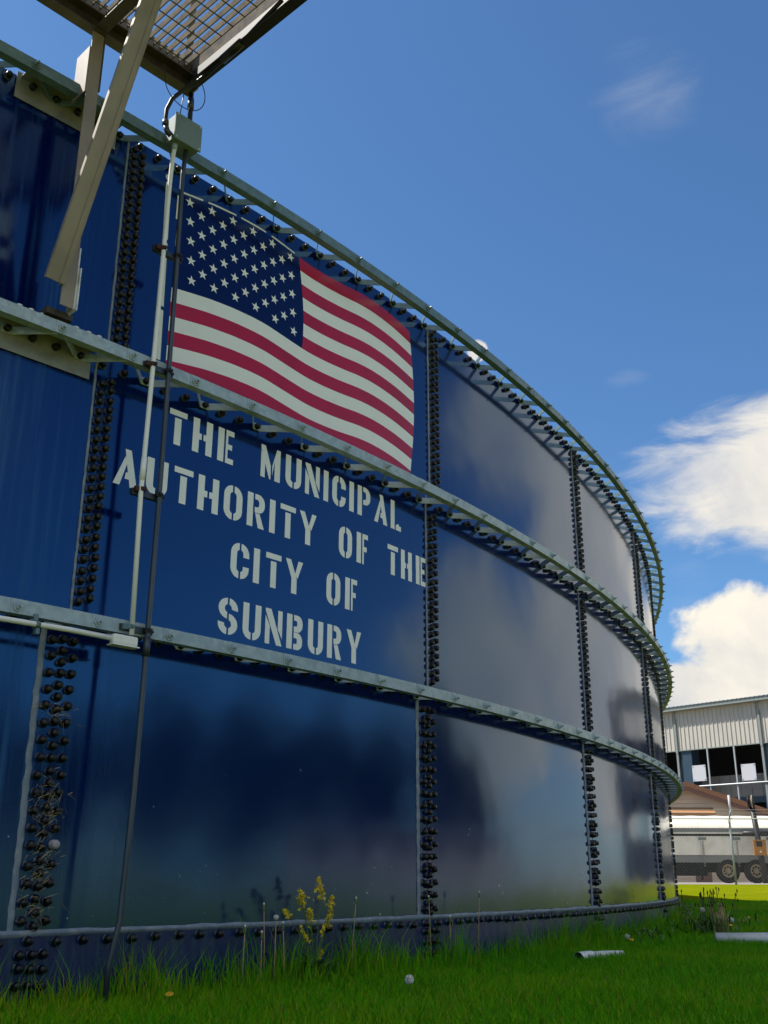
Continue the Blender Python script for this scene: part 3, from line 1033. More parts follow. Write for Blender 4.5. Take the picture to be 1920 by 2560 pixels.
for s in (1.745, .6):
    mb = MB(); tbox(mb, s - .010, s + .010, 1.278, 1.345, CO - .026, CO - .016); tbox(mb, s - .009, s + .009, 1.25, 1.276, CO - .0155, CO + .012)
    mb.build('pipe_strap', M_GALV_D, wc)
    MB().tube([TP(s - .010, 1.2955, CO), TP(s + .010, 1.2955, CO)], .0165, 12).build('pipe_strap', M_GALV_D, wc, smooth=True)

dc = thing('dark_conduit', 'dark steel conduit dropping from the junction box down the tank into the grass', 'conduit', tuple(TP(2.31, -.3, CO)))
sD = 2.308
MB().tube([TP(sD - .010, 4.164, CO + .02), TP(sD - .010, 4.0, CO + .004), TP(sD + .002, 3.4, CO), TP(sD + .008, 2.08, CO), TP(sD + .004, 1.26, CO), TP(sD - .006, .6, CO + .008), TP(sD - .03, .05, CO + .015), TP(sD - .058, -.12, CO + .004), TP(sD - .062, -.33, CO)], .0135, 12).build('pipe', M_DARKPIPE, dc, smooth=True)
MB().tube([TP(sD + .004, 1.33, CO), TP(sD + .0035, 1.235, CO)], .0185, 12).build('coupling', M_DARKPIPE, dc, smooth=True)
for z, dz in ((3.475, .0), (2.765, .0), (2.065, -.01), (1.362, 0)):
    mb = MB(); tbox(mb, 2.170, 2.352, z - .016 + dz, z + .016 + dz, CO - .042 if z in (3.475, 2.065) else CO - .026, CO - .0165)
    mb.build('strut_channel', M_DARKPIPE, dc)
    mb = MB(); mb.tube([TP(sD + .004, z - .011, CO), TP(sD + .004, z + .011, CO)], .0185, 12); tbox(mb, sD + .018, sD + .044, z - .005, z + .005, CO - .014, CO - .004); tbox(mb, sD - .006, sD + .016, z - .006, z + .006, CO + .016, CO + .026)
    mb.build('pipe_clamp', M_BLACK, dc)
for z in (3.475, 2.765, 2.065, 1.362):
    mb = MB(); mb.tube([TP(sW - .008, z + .002 - .011, CO), TP(sW - .008, z + .013, CO)], .0178, 12); tbox(mb, sW - .046, sW - .022, z - .012, z + .014, CO - .016, CO + .004); tbox(mb, sW - .014, sW + .004, z - .004, z + .010, CO + .016, CO + .025)
    mb.build('pipe_clamp', M_RUST if z > 1.5 else M_GALV_D, wc)

MB_ = MB()
fc = tag(MB().tube([TP(2.150, 4.20, .262), TP(2.138, 4.225, .262), TP(2.135, 4.26, .26), TP(2.137, 4.34, .26), TP(2.158, 4.42, .275), TP(2.20, 4.485, .31), TP(2.245, 4.535, .37), TP(2.262, 4.560, .46), TP(2.262, 4.572, .60), TP(2.258, 4.575, .75), TP(2.255, 4.60, .90), TP(2.25, 4.63, 1.1)], .0125, 10).build('flexible_conduit', M_BLACK, smooth=True),
         'black flexible conduit curving from the junction box up under the walkway', 'cable')
MB().tube([TP(2.178, 4.185, .262), TP(2.152, 4.198, .262), TP(2.139, 4.226, .262)], .017, 10).build('fitting', M_DARKPIPE, fc, smooth=True)
MB().tube([TP(2.137, 4.232, .262), TP(2.136, 4.262, .261)], .019, 10).build('fitting', M_DARKPIPE, fc, smooth=True)
MB().tube([TP(2.262, 4.572, .585), TP(2.258, 4.578, .76)], .025, 12).build('fitting', M_BLACK, fc, smooth=True)
rs = tag(MB().tube([TP(2.305, 4.335, .245), TP(2.303, ZP + .02, .24)], .0150, 12).build('riser_pipe', M_BLACK, smooth=True),
         'short black riser pipe between the junction box and the walkway corner', 'pipe')
MB().tube([TP(2.3045, 4.46, .243), TP(2.3035, 4.53, .241)], .0195, 10).build('coupling', M_DARKPIPE, rs, smooth=True)
lp = []
for i in range(33):
    t = i / 32
    a = rad(172 + 330 * t * .78)
    lp.append(TP(2.205 + .128 * math.cos(a) * (1 - .1 * t), 4.475 + .125 * math.sin(a), .315 + .05 * t))
lp = [TP(2.075, 4.60, .30), TP(2.074, 4.54, .305)] + lp + [TP(2.285, 4.56, .36), TP(2.24, 4.585, .35)]
tag(MB().tube(lp, .0028, 6).build('loose_wire', M_BLACK, smooth=True), 'thin loose wire hanging in a loop under the walkway corner', 'wire')
tag(MB().tube([TP(2.236, 4.335, .24), TP(2.242, 4.45, .245), TP(2.252, ZP + .015, .25)], .0030, 6).build('hanging_wire', M_BLACK, smooth=True), 'thin straight wire rising from the junction box to the walkway', 'wire')

# ------------------------------------------------------------------ metal shed behind
M_SHED = mat('tan_shed_cladding', (0.44, 0.415, 0.37), 0.45, fn=mottled((0.40, 0.375, 0.335), 1.2, 0.4, 0.7))
M_TRIM = mat('grey_shed_trim', (0.20, 0.225, 0.215), 0.5)
M_ROOF = mat('bare_metal_roof', (0.62, 0.63, 0.62), 0.35, 0.5)
M_STEEL_B = mat('dark_blue_steel', (0.02, 0.045, 0.075), 0.45, fn=mottled((0.03, 0.06, 0.09), 1.5, .4, .7))
M_INNER = mat('shed_inside', (0.012, 0.012, 0.015), 0.9)
M_BOARD = mat('pale_board', (0.46, 0.47, 0.50), 0.5)
M_CONC = mat('grey_concrete', (0.30, 0.285, 0.26), 0.85, fn=mottled((0.25, 0.24, 0.22), 2.0, .35, .7))
M_CUT = mat('galvanised_tube', (0.36, 0.39, 0.40), 0.45, 0.4)
SA = Vector((18.80, 70.24, 0)); SDr = Vector((0.674, -0.739, 0)).normalized(); SN = Vector((SDr.y, -SDr.x, 0))
GZ = 0.366
K = 1.19
def SZ(z): return (z - CAM_Z) * K + CAM_Z


shed = thing('metal_shed', 'large tan ribbed metal shed with open lower bays behind the fence', 'shed', (SA.x, SA.y, GZ))


def sbox(mb, a0, a1, d0, d1, z0, z1):
    """along, depth (out of wall positive), height"""
    return mb.fbox(SA, SDr, SN, Vector((0, 0, 1)), a0, a1, d0, d1, z0, z1)


B0, BW = 0.78 * K, 5.04 * K
EAVE = SZ(9.36); WB = SZ(7.24)
for k in range(-3, 4):
    a0 = B0 + BW * k; a1 = a0 + BW
    vs = []; fs = []
    a = a0 + .08; i = 0
    pts = []
    while a < a1 - .08:
        pts += [(a, 0), (a + .19, 0), (a + .21, .045), (a + .255, .045), (a + .275, 0)]
        a += .305
    pts = [p for p in pts if p[0] < a1 - .08] + [(a1 - .08, 0)]
    for (aa, dd) in pts:
        P0 = SA + SDr * aa + SN * dd
        vs += [(P0.x, P0.y, WB), (P0.x, P0.y, EAVE)]
    for j in range(len(pts) - 1):
        fs.append((2 * j, 2 * j + 2, 2 * j + 3, 2 * j + 1))
    MB().add(vs, fs).build('wall_panel', M_SHED, shed)
for k in range(-3, 5):
    a0 = B0 + BW * k
    mb = MB(); sbox(mb, a0 - .075, a0 + .075, .005, .12, WB - .2, EAVE); sbox(mb, a0 - .07, a0 + .07, -.02, .09, GZ, WB - .201)
    mb.build('downspout', M_TRIM, shed)
    mb = MB(); sbox(mb, a0 + .18, a0 + .95, -1.0, -.06, GZ, WB + .3)
    mb.build('column', M_STEEL_B, shed)
mb = MB(); sbox(mb, B0 - 3 * BW - .5, B0 + 4 * BW + .5, -.02, .06, WB - .06, WB - .005); mb.build('bottom_trim', M_TRIM, shed)
mb = MB(); sbox(mb, B0 - 3 * BW - .5, B0 + 4 * BW + .5, .0, .52, EAVE + .005, EAVE + .22); mb.build('gutter', M_TRIM, shed)
# corrugated roof edge
vs = []; fs = []; a = B0 - 3 * BW - .5; pts = []
while a < B0 + 4 * BW + .5:
    pts += [(a, 0), (a + .19, 0), (a + .21, .05), (a + .255, .05), (a + .275, 0)]; a += .305
for aa, hh in pts:
    P0 = SA + SDr * aa + SN * .58; P1 = SA + SDr * aa - SN * 16
    vs += [(P0.x, P0.y, EAVE + .225 + hh), (P1.x, P1.y, EAVE + 2.6 + hh)]
for j in range(len(pts) - 1):
    fs.append((2 * j, 2 * j + 2, 2 * j + 3, 2 * j + 1))
MB().add(vs, fs).build('roof', M_ROOF, shed)
mb = MB(); sbox(mb, B0 - 3 * BW - .4, B0 + 4 * BW + .4, -14.2, -14, 4.8, EAVE + 1.8)
sbox(mb, B0 - 3 * BW - .4, B0 - 3 * BW - .2, -14, -.1, GZ, EAVE + .2); sbox(mb, B0 + 4 * BW + .2, B0 + 4 * BW + .4, -14, -.1, GZ, EAVE + .2)
mb.build('back_wall', M_INNER, shed)
mb = MB(); sbox(mb, B0 - 3 * BW, B0 + 4 * BW, -13.9, -13.7, GZ, 3.2); mb.build('back_wall_base', M_CONC, shed)
# lower inner cladding panels with joints
a = B0 - 3 * BW + .3
zlo_, zhi_ = SZ(4.7), SZ(5.88)
while a < B0 + 4 * BW:
    mb = MB(); sbox(mb, a, a + .72, -2.02, -2.0, zlo_, zhi_); mb.build('inner_panel', M_CONC, shed); a += .745
for k in range(-3, 4):
    a0 = B0 + BW * k + BW * .86
    mb = MB()
    o_ = SA + SDr * a0 - SN * .9
    mb.fbox(o_, SDr, SN, Vector((.06, -.06, 1)), -.26, .34, -.3, .0, GZ, WB + .2); mb.build('raking_column', M_STEEL_B, shed)
    a0 = B0 + BW * k
    for f in (.365, .68):
        mb = MB(); sbox(mb, a0 + BW * f - .045, a0 + BW * f + .045, .0, .08, GZ, WB - .07); mb.build('hanger_tube', M_CUT, shed)
    for f, zt_ in ((.165, 6.36), (.74, 6.22)):
        mb = MB(); sbox(mb, a0 + BW * f, a0 + BW * f + .96, .03, .07, SZ(zt_) - 1.0, SZ(zt_)); o = mb.build('notice_board', M_BOARD, shed)
        for u in (.07, .89):
            for w_ in (-.92, -.08):
                q = MB(); sbox(q, a0 + BW * f + u - .03, a0 + BW * f + u + .03, .0705, .085, SZ(zt_) + w_ - .03, SZ(zt_) + w_ + .03); q.build('board_clip', M_TRIM, o)
mb = MB(); mb.tube([SA + SDr * (B0 - 3 * BW) + SN * .12 + Vector((0, 0, SZ(5.25))), SA + SDr * (B0 + 4 * BW) + SN * .12 + Vector((0, 0, SZ(5.25)))], .05, 8)
mb.build('guard_rail', M_CUT, shed, smooth=True)
mb = MB(); sbox(mb, B0 - 3 * BW, B0 + 4 * BW, -2.3, -1.95, SZ(4.4), SZ(4.69)); mb.build('cross_beam', M_STEEL_B, shed)

# ------------------------------------------------------------------ small gabled house
M_SIDING = mat('tan_siding', (0.60, 0.48, 0.36), 0.55)
M_SHINGLE = mat('brown_shingles', (0.30, 0.15, 0.085), 0.85, fn=mottled((0.22, 0.11, 0.06), 9, .35, .7, .5, 30))
M_FASCIA = mat('brown_fascia', (0.16, 0.08, 0.065), 0.6)
HY = 57.5; HX = 16.2
house = thing('gabled_house', 'low tan clapboard house with brown shingle roof behind the white trailer', 'house', (HX, HY, GZ))
apx = 5.25; hw = 4.15; eav = 3.85
bz = GZ; vs = []; fs = []
zz = GZ
while zz < apx - .05:
    z2 = min(zz + .21, apx - .05)
    for (za, zb_, yo) in ((zz, z2, 0),):
        wa = hw - .45 if za < eav else max(.05, (apx - za) / (apx - eav) * (hw) - .35)
        wb_ = hw - .45 if z2 < eav else max(.05, (apx - z2) / (apx - eav) * (hw) - .35)
        k = len(vs)
        vs += [(HX - wa, HY - .055, za), (HX + wa, HY - .055, za), (HX + wb_, HY, z2), (HX - wb_, HY, z2), (HX - wa, HY + .01, za), (HX + wa, HY + .01, za)]
        fs += [(k, k + 1, k + 2, k + 3), (k + 4, k + 5, k + 1, k)]
    zz = z2
MB().add(vs, fs).build('siding_wall', M_SIDING, house)
for sgn in (-1, 1):
    vs = []; P = lambda t, y, dz: (HX + sgn * t * (hw + .25), y, apx + .05 - t * (hw + .25) * (apx - eav) / hw + dz)
    mb = MB()
    mb.hexa([P(0, HY - .45, 0), P(1, HY - .45, 0), P(1, HY + 9, 0), P(0, HY + 9, 0), P(0, HY - .45, .12), P(1, HY - .45, .12), P(1, HY + 9, .12), P(0, HY + 9, .12)])
    mb.build('roof', M_SHINGLE, house)
    for lo_, hi_, m_, y_ in ((-.30, -.10, M_FASCIA, .47), (-.0995, .17, M_SHINGLE, .50)):
        mb = MB()
        mb.hexa([P(0, HY - y_, lo_), P(1, HY - y_, lo_), P(1, HY - .451, lo_), P(0, HY - .451, lo_), P(0, HY - y_, hi_), P(1, HY - y_, hi_), P(1, HY - .451, hi_), P(0, HY - .451, hi_)])
        mb.build('fascia_board', m_, house)
mb = MB(); mb.hexa([(HX - 1.9, HY - 1.15, 3.72), (HX + 1.25, HY - 1.15, 3.72), (HX + 1.45, HY - .05, 4.05), (HX - 2.1, HY - .05, 4.05), (HX - 1.9, HY - 1.15, 3.80), (HX + 1.25, HY - 1.15, 3.80), (HX + 1.45, HY - .05, 4.13), (HX - 2.1, HY - .05, 4.13)])
mb.build('porch_roof', mat('orange_shingles', (0.40, 0.21, 0.10), 0.85, fn=mottled((0.30, 0.15, 0.07), 12, .35, .7, .5, 30)), house)
mb = MB()
for x in (HX - 1.8, HX + 1.15):
    mb.box(x - .06, x + .06, HY - 1.1, HY - .98, GZ, 3.72)
mb.build('porch_post', M_SIDING, house)
mb = MB(); mb.box(HX + .2, HX + 1.05, HY - .07, HY - .032, GZ, 2.5); mb.build('door', M_FASCIA, house)
MB().tube([(HX + 2.25, HY - .55, 3.6), (HX + 2.2, HY - .55, 4.25), (HX + 2.2, HY - .58, 4.75)], .07, 8).build('vent_pipe', M_BOARD, house, smooth=True)

# ------------------------------------------------------------------ chain link fence
M_FENCE = mat('galvanised_fence', (0.30, 0.34, 0.33), 0.5, 0.2)
M_WIRE = mat('fence_wire', (0.20, 0.21, 0.205), 0.6, 0.1)
FY = 36.0; FZ = 0.36
fence = thing('chain_link_fence', 'galvanised chain link fence with angled post tops along the lawn edge', 'fence', (12, FY, FZ))
PX = [11.58 + 3.05 * k for k in range(-2, 10)]
for x in PX:
    MB().tube([(x, FY, FZ - .1), (x - .01, FY, 2.44)], .035, 10).build('post', M_FENCE, fence, smooth=True)
    MB().tube([(x - .01, FY, 2.43), (x + .045, FY - .1, 2.72)], .028, 8).build('post_arm', M_FENCE, fence, smooth=True)
MB().tube([(PX[0], FY, 2.435), (PX[-1], FY, 2.435)], .022, 8).build('top_rail', M_FENCE, fence, smooth=True)
for z, y in ((2.72, FY - .1), (2.62, FY - .066), (2.53, FY - .033)):
    MB().tube([(PX[0], y, z), (PX[-1], y, z)], .0055, 4).build('barbed_wire', M_FENCE, fence)
mesh = MB(); H_ = 2.05; r_ = .0017
x = 5.0
while x < 22:
    for sgn in (1, -1):
        xa, xb = (x, x + H_) if sgn > 0 else (x + H_, x)
        mesh.tube([(xa, FY + .018 + sgn * .004, FZ + .02), (xb, FY + .018 + sgn * .004, FZ + .02 + H_)], r_, 3, caps=False)
    x += .11
mesh.build('chain_link_mesh', M_WIRE, fence, kind='stuff')

# ------------------------------------------------------------------ dump trailer
M_TARP = mat('white_tarp', (0.80, 0.74, 0.62), 0.6, fn=mottled((0.72, 0.62, 0.46), 2.0, .45, .75, .3, 3))
M_TBODY = mat('cream_trailer_paint', (0.74, 0.71, 0.60), 0.5, fn=mottled((0.62, 0.59, 0.50), 2.5, .4, .72))
M_TGREY = mat('grey_trailer_frame', (0.18, 0.19, 0.18), 0.6)
M_TIRE = mat('tyre_rubber', (0.012, 0.012, 0.013), 0.8)
M_RIM = mat('dusty_rim', (0.30, 0.23, 0.14), 0.6)
M_CHASSIS = mat('black_chassis', (0.008, 0.009, 0.014), 0.7)
TY = 45.6; TX0, TX1 = 9.4, 20.4; TG = 0.366
tr = thing('dump_trailer', 'long cream dump trailer with white tarp parked behind the fence', 'trailer', (14, TY, TG))
mb = MB(); mb.box(TX0, TX1, TY, TY + 2.45, 1.48, 2.33); mb.build('cargo_body', M_TBODY, tr)
mb = MB(); mb.box(TX0 - .03, TX1 + .03, TY - .05, TY + 2.5, 2.335, 2.41); mb.build('top_rail', M_TBODY, tr)
# rounded tarp
vs = []; fs = []; prof = [(-.04, 2.415), (-.035, 2.56), (.12, 2.72), (.38, 2.90), (.75, 3.06), (1.22, 3.13), (1.7, 3.06), (2.3, 2.8), (2.47, 2.415)]
nx = 23
for i in range(nx):
    x = TX0 + (TX1 - TX0) * i / (nx - 1); sag = .0 if i % 2 == 0 else -.025
    for (y, z) in prof:
        vs.append((x, TY + y, z + (sag if z > 2.7 else 0)))
n = len(prof)
for i in range(nx - 1):
    for j in range(n - 1):
        fs.append((i * n + j, i * n + j + 1, (i + 1) * n + j + 1, (i + 1) * n + j))
MB().add(vs, fs).build('tarp', M_TARP, tr, smooth=True)
mb = MB(); mb.box(TX0, TX1, TY - .09, TY - .0455, 2.42, 2.56); mb.build('tarp_hem', M_TGREY, tr)
mb = MB(); mb.box(TX0, 15.0, TY - .10, TY - .055, 2.335, 2.385); mb.build('roll_bar', M_TBODY, tr)
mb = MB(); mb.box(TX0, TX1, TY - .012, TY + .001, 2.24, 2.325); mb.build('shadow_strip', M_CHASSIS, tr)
x = 10.55
while x < TX1:
    mb = MB(); mb.box(x - .07, x + .07, TY - .06, TY - .001, 1.50, 2.235); mb.build('side_stake', M_TBODY, tr)
    mb = MB(); mb.box(x - .16, x + .16, TY - .10, TY - .0605, 2.08, 2.19); mb.build('stake_bracket', M_TGREY, tr)
    mb = MB()
    for q in range(12):
        zz = 2.02 - q * .085
        mb.box(x - .028, x + .028, TY - .13, TY - .105, zz - .055, zz)
    mb.build('binder_chain', M_TGREY, tr)
    x += 1.43
mb = MB(); mb.box(TX0, TX1, TY + .04, TY + 2.4, 1.19, 1.475); mb.build('side_skirt', M_TGREY, tr)
mb = MB(); mb.box(TX0, TX1, TY + .5, TY + .7, .80, 1.185); mb.box(TX0, TX1, TY + 1.7, TY + 1.9, .80, 1.185); mb.box(TX0, 13.75, TY + .75, TY + 1.65, .66, 1.18); mb.box(13.76, TX1, TY + .75, TY + 1.65, .8, 1.18); mb.build('chassis_beams', M_CHASSIS, tr)
mb = MB(); mb.box(13.28, 13.36, TY + .1, TY + .14, .50, 1.185); mb.build('landing_stay', M_CHASSIS, tr)


def wheel(x, y):
    w = MB()
    M = Matrix.Translation((x, y, TG + .49)) @ Matrix.Rotation(math.pi / 2, 4, 'X')
    w.lathe([(.27, -.12), (.44, -.12), (.49, -.07), (.49, .09), (.44, .13), (.27, .13)], 28, M, False)
    o = w.build('tyre', M_TIRE, tr, angle=35)
    q = MB(); q.lathe([(.268, .10), (.262, .125), (.225, .115), (.19, .05), (.10, .05), (.085, .12), (.04, .13), (.001, .13)], 24, M, False)
    q.build('rim', M_RIM, o, angle=30)
    h = MB()
    for k in range(8):
        a = 2 * math.pi * k / 8
        Mh = M @ Matrix.Translation((.165 * math.cos(a), .165 * math.sin(a), .052)); h.lathe([(.050, 0), (.050, .006), (0, .006)], 10, Mh)
    h.build('hand_hole', M_CHASSIS, o)


for x in (14.42, 15.60, 18.6):
    wheel(x, TY + .16)
# hose reel mast with orange control plate standing by the trailer
mast = thing('hose_mast', 'black hose mast with round top pulley and orange plate by the trailer', 'mast', (15.55, TY - .5, TG))
mb = MB(); mb.tube([(15.72, TY - .5, TG), (15.66, TY - .5, 1.5), (15.50, TY - .5, 3.55)], .115, 10); mb.build('mast_hose', M_BLACK, mast, smooth=True)
mb = MB(); Mx = Matrix.Translation((15.47, TY - .5, 3.60)) @ Matrix.Rotation(rad(62), 4, 'Z') @ Matrix.Rotation(math.pi / 2, 4, 'X')
mb.lathe([(.10, -.10), (.27, -.10), (.27, -.05), (.22, -.04), (.22, .04), (.27, .05), (.27, .10), (.10, .10)], 20, Mx); o = mb.build('pulley', M_BLACK, mast, angle=35)
MB().lathe([(.2685, .052), (.275, .054), (.275, .098), (.2685, .10)], 20, Mx, False).build('pulley_rim', M_RIM, o)
M_ORANGE = mat('orange_plate', (0.42, 0.18, 0.02), 0.6, fn=mottled((0.30, 0.12, 0.015), 6, .4, .7))
mb = MB(); mb.box(15.34, 15.86, TY - .66, TY - .60, 1.46, 2.08); o = mb.build('orange_plate', M_ORANGE, mast)
mb = MB(); mb.box(15.46, 15.70, TY - .68, TY - .6605, 1.80, 2.02); mb.build('plate_opening', M_CHASSIS, o)
mb = MB(); mb.lathe([(.045, 0), (.045, .03), (0, .03)], 12, Matrix.Translation((15.60, TY - .6605, 1.60)) @ Matrix.Rotation(math.pi / 2, 4, 'X')); mb.build('plate_hub', M_BRIGHT, o)
mb = MB(); mb.tube([(15.05, TY - .40, 2.34), (16.25, TY - .40, 2.36)], .085, 8); mb.build('cross_hose', M_BLACK, mast, smooth=True)

# ------------------------------------------------------------------ things beside the lawn that show only in the tank's reflection
M_LEAF = mat('dark_leaves', (0.022, 0.045, 0.012), 0.6, fn=mottled((0.035, 0.07, 0.016), .8, .35, .7), spec=0.2)
M_BARK = mat('bark', (0.06, 0.045, 0.035), 0.9)


def tree(x, y, h, wd, i):
    t = thing('leafy_tree', 'dark leafy tree right of the lawn, seen only mirrored in the blue tank wall', 'tree', (x, y, 0), 'trees mirrored in the tank wall')
    z0 = ground_z(x, y)
    MB().tube([(x, y, z0 - .2), (x + .1, y, z0 + h * .3), (x - .1, y + .2, z0 + h * .6), (x, y, z0 + h * .9)], [.32, .25, .14, .03], 8).build('trunk', M_BARK, t, smooth=True)
    n = 4200
    cl = rng.normal(size=(26, 3)); cl /= np.linalg.norm(cl, axis=1)[:, None]; cl *= rng.uniform(.3, 1, (26, 1)) ** .5
    idx = rng.integers(0, 26, n)
    p = cl[idx] * .72 + rng.normal(size=(n, 3)) * .2
    p = p * np.array([wd / 2, wd / 2, h * .47]) + np.array([x, y, z0 + h * .5])
    p[:, 2] = np.maximum(p[:, 2], z0 + .1)
    a = rng.normal(size=(n, 3)); a /= np.linalg.norm(a, axis=1)[:, None]; b_ = np.cross(a, rng.normal(size=(n, 3))); b_ /= np.linalg.norm(b_, axis=1)[:, None]
    sz = rng.uniform(.16, .36, (n, 1))
    V = np.stack([p - a * sz, p + b_ * sz * .6, p + a * sz, p - b_ * sz * .6], 1).reshape(-1, 3)
    me = bpy.data.meshes.new('crown'); me.from_pydata(V.tolist(), [], np.arange(4 * n).reshape(-1, 4).tolist()); me.materials.append(M_LEAF)
    o = bpy.data.objects.new('crown', me); col.objects.link(o); adopt(o, t)


TREES = [(53, -46, 11.5, 11), (55, -37, 12.5, 12), (54, -28, 11, 11), (57, -19, 12.5, 12), (55, -10, 11.5, 11), (58, -2, 12.5, 11), (56, 6, 11, 11),
         (59, 14, 12.5, 11), (62, 22, 12, 10), (60, 30, 15, 8), (66, 37, 10, 9)]
for i, (x, y, h, wd) in enumerate(TREES):
    tree(x, y, h, wd, i)
off = thing('low_brick_building', 'long low pinkish brick building right of the lawn, seen only mirrored in the tank', 'building', (48, 14, 0))
M_PINK = mat('pink_brick', (0.40, 0.29, 0.25), 0.85, fn=mottled((0.33, 0.235, 0.20), 1.5, .35, .7))
gz_ = ground_z(0, 24)
mb = MB(); mb.box(47, 52, 10, 33, -.1, 2.7); mb.build('wall', M_PINK, off)
mb = MB(); mb.box(46.5, 52.5, 9.5, 33.5, 2.705, 2.95); mb.build('roof', M_TRIM, off)
for y in range(12, 32, 4):
    mb = MB(); mb.box(46.93, 46.998, y, y + 1.6, 1.1, 2.3); o = mb.build('window', M_INNER, off)

# ------------------------------------------------------------------ PVC pipes lying on the lawn
M_PIPE = mat('grey_white_pvc', (0.78, 0.80, 0.82), 0.4, fn=mottled((0.62, 0.64, 0.66), 14, .4, .7))
p0 = Vector((1.345, 7.50, .040)); p1 = Vector((1.68, 7.90, .028))
pv = thing('pvc_pipe', 'short grey white plastic pipe with open elbow end lying in the grass', 'pipe', tuple(p0))
dirp = (p1 - p0).normalized()
MB().tube([p0 + dirp * .06, p0.lerp(p1, .5) + Vector((0, 0, .004)), p1], .030, 14).build('pipe_length', M_PIPE, pv, smooth=True)
q = MB(); side = Vector((-.55, -.83, -.02)).normalized()
q.tube([p0 + dirp * .10, p0 + dirp * .05, p0 + dirp * .01 + side * .02, p0 + side * .07, p0 + side * .095], .037, 14, caps=False)
q.build('elbow', M_PIPE, pv, smooth=True)
MB().lathe([(.036, 0), (.036, .002), (0, .002)], 14, Matrix.Translation(p0 + side * .080) @ side.to_track_quat('Z', 'Y').to_matrix().to_4x4()).build('bore', M_INNER, pv)
p0 = Vector((2.80, 9.40, .055)); p1 = Vector((4.7, 9.25, .075))
pv2 = thing('drain_pipe', 'long white plastic drain pipe lying across the shaded lawn at right', 'pipe', tuple(p0))
MB().tube([p0, p0.lerp(p1, .5), p1], .052, 16).build('pipe_length', M_PIPE, pv2, smooth=True)
MB().tube([p0.lerp(p1, .245), p0.lerp(p1, .335)], .059, 16).build('coupling', M_PIPE, pv2, smooth=True)

# ------------------------------------------------------------------ grass


def grass_fn(N, b):
    at = N.n('ShaderNodeAttribute'); at.attribute_name = 'rnd'
    hh = N.n('ShaderNodeAttribute'); hh.attribute_name = 'hgt'
    cr = N.n('ShaderNodeValToRGB')
    N.t.links.new(at.outputs['Fac'], cr.inputs[0])
    e = cr.color_ramp.elements
    e[0].position = 0.0; e[0].color = (0.045, 0.27, 0.006, 1)
    e[1].position = 1.0; e[1].color = (0.30, 0.24, 0.07, 1)
    for p_, c in ((.35, (0.085, 0.42, 0.006, 1)), (.68, (0.18, 0.50, 0.006, 1)), (.9, (0.38, 0.52, 0.010, 1)), (.965, (0.32, 0.28, 0.06, 1))):
        x_ = e.new(p_); x_.color = c
    ge = N.n('ShaderNodeNewGeometry')
    va = N.n('ShaderNodeVectorMath', operation='MULTIPLY_ADD')
    N.t.links.new(ge.outputs['Normal'], va.inputs[0]); va.inputs[1].default_value = (0.35, 0.35, 0.35); va.inputs[2].default_value = (0, 0, 0.75)
    vn = N.n('ShaderNodeVectorMath', operation='NORMALIZE'); N.t.links.new(va.outputs[0], vn.inputs[0])
    N.t.links.new(vn.outputs[0], b.inputs['Normal'])
    N.t.links.new(cr.outputs[0], b.inputs['Base Color'])
    tl = N.n('ShaderNodeBsdfTranslucent')
    N.t.links.new(cr.outputs[0], tl.inputs[0])
    mx = N.n('ShaderNodeMixShader'); mx.inputs[0].default_value = 0.38
    N.t.links.new(b.outputs[0], mx.inputs[1]); N.t.links.new(tl.outputs[0], mx.inputs[2])
    o_ = [n for n in N.t.nodes if n.type == 'OUTPUT_MATERIAL'][0]
    N.t.links.new(mx.outputs[0], o_.inputs[0])


M_GRASS = mat('grass_blades', (0.05, 0.12, 0.01), 0.55, fn=grass_fn, spec=0.05)


def gz_np(y):
    t = np.clip((y - 15) / 20.0, 0, 1)
    return 0.36 * t * t * (3 - 2 * t)


def lown(x, y, f, ph=0):
    return (np.sin(x * f + 1.3 + ph) * np.cos(y * f * 1.17 + ph * 2) + np.sin((x + y) * f * 1.9 + ph) * .5 + np.sin((x * 1.7 - y) * f * 2.7 + 2) * .35) / 1.85


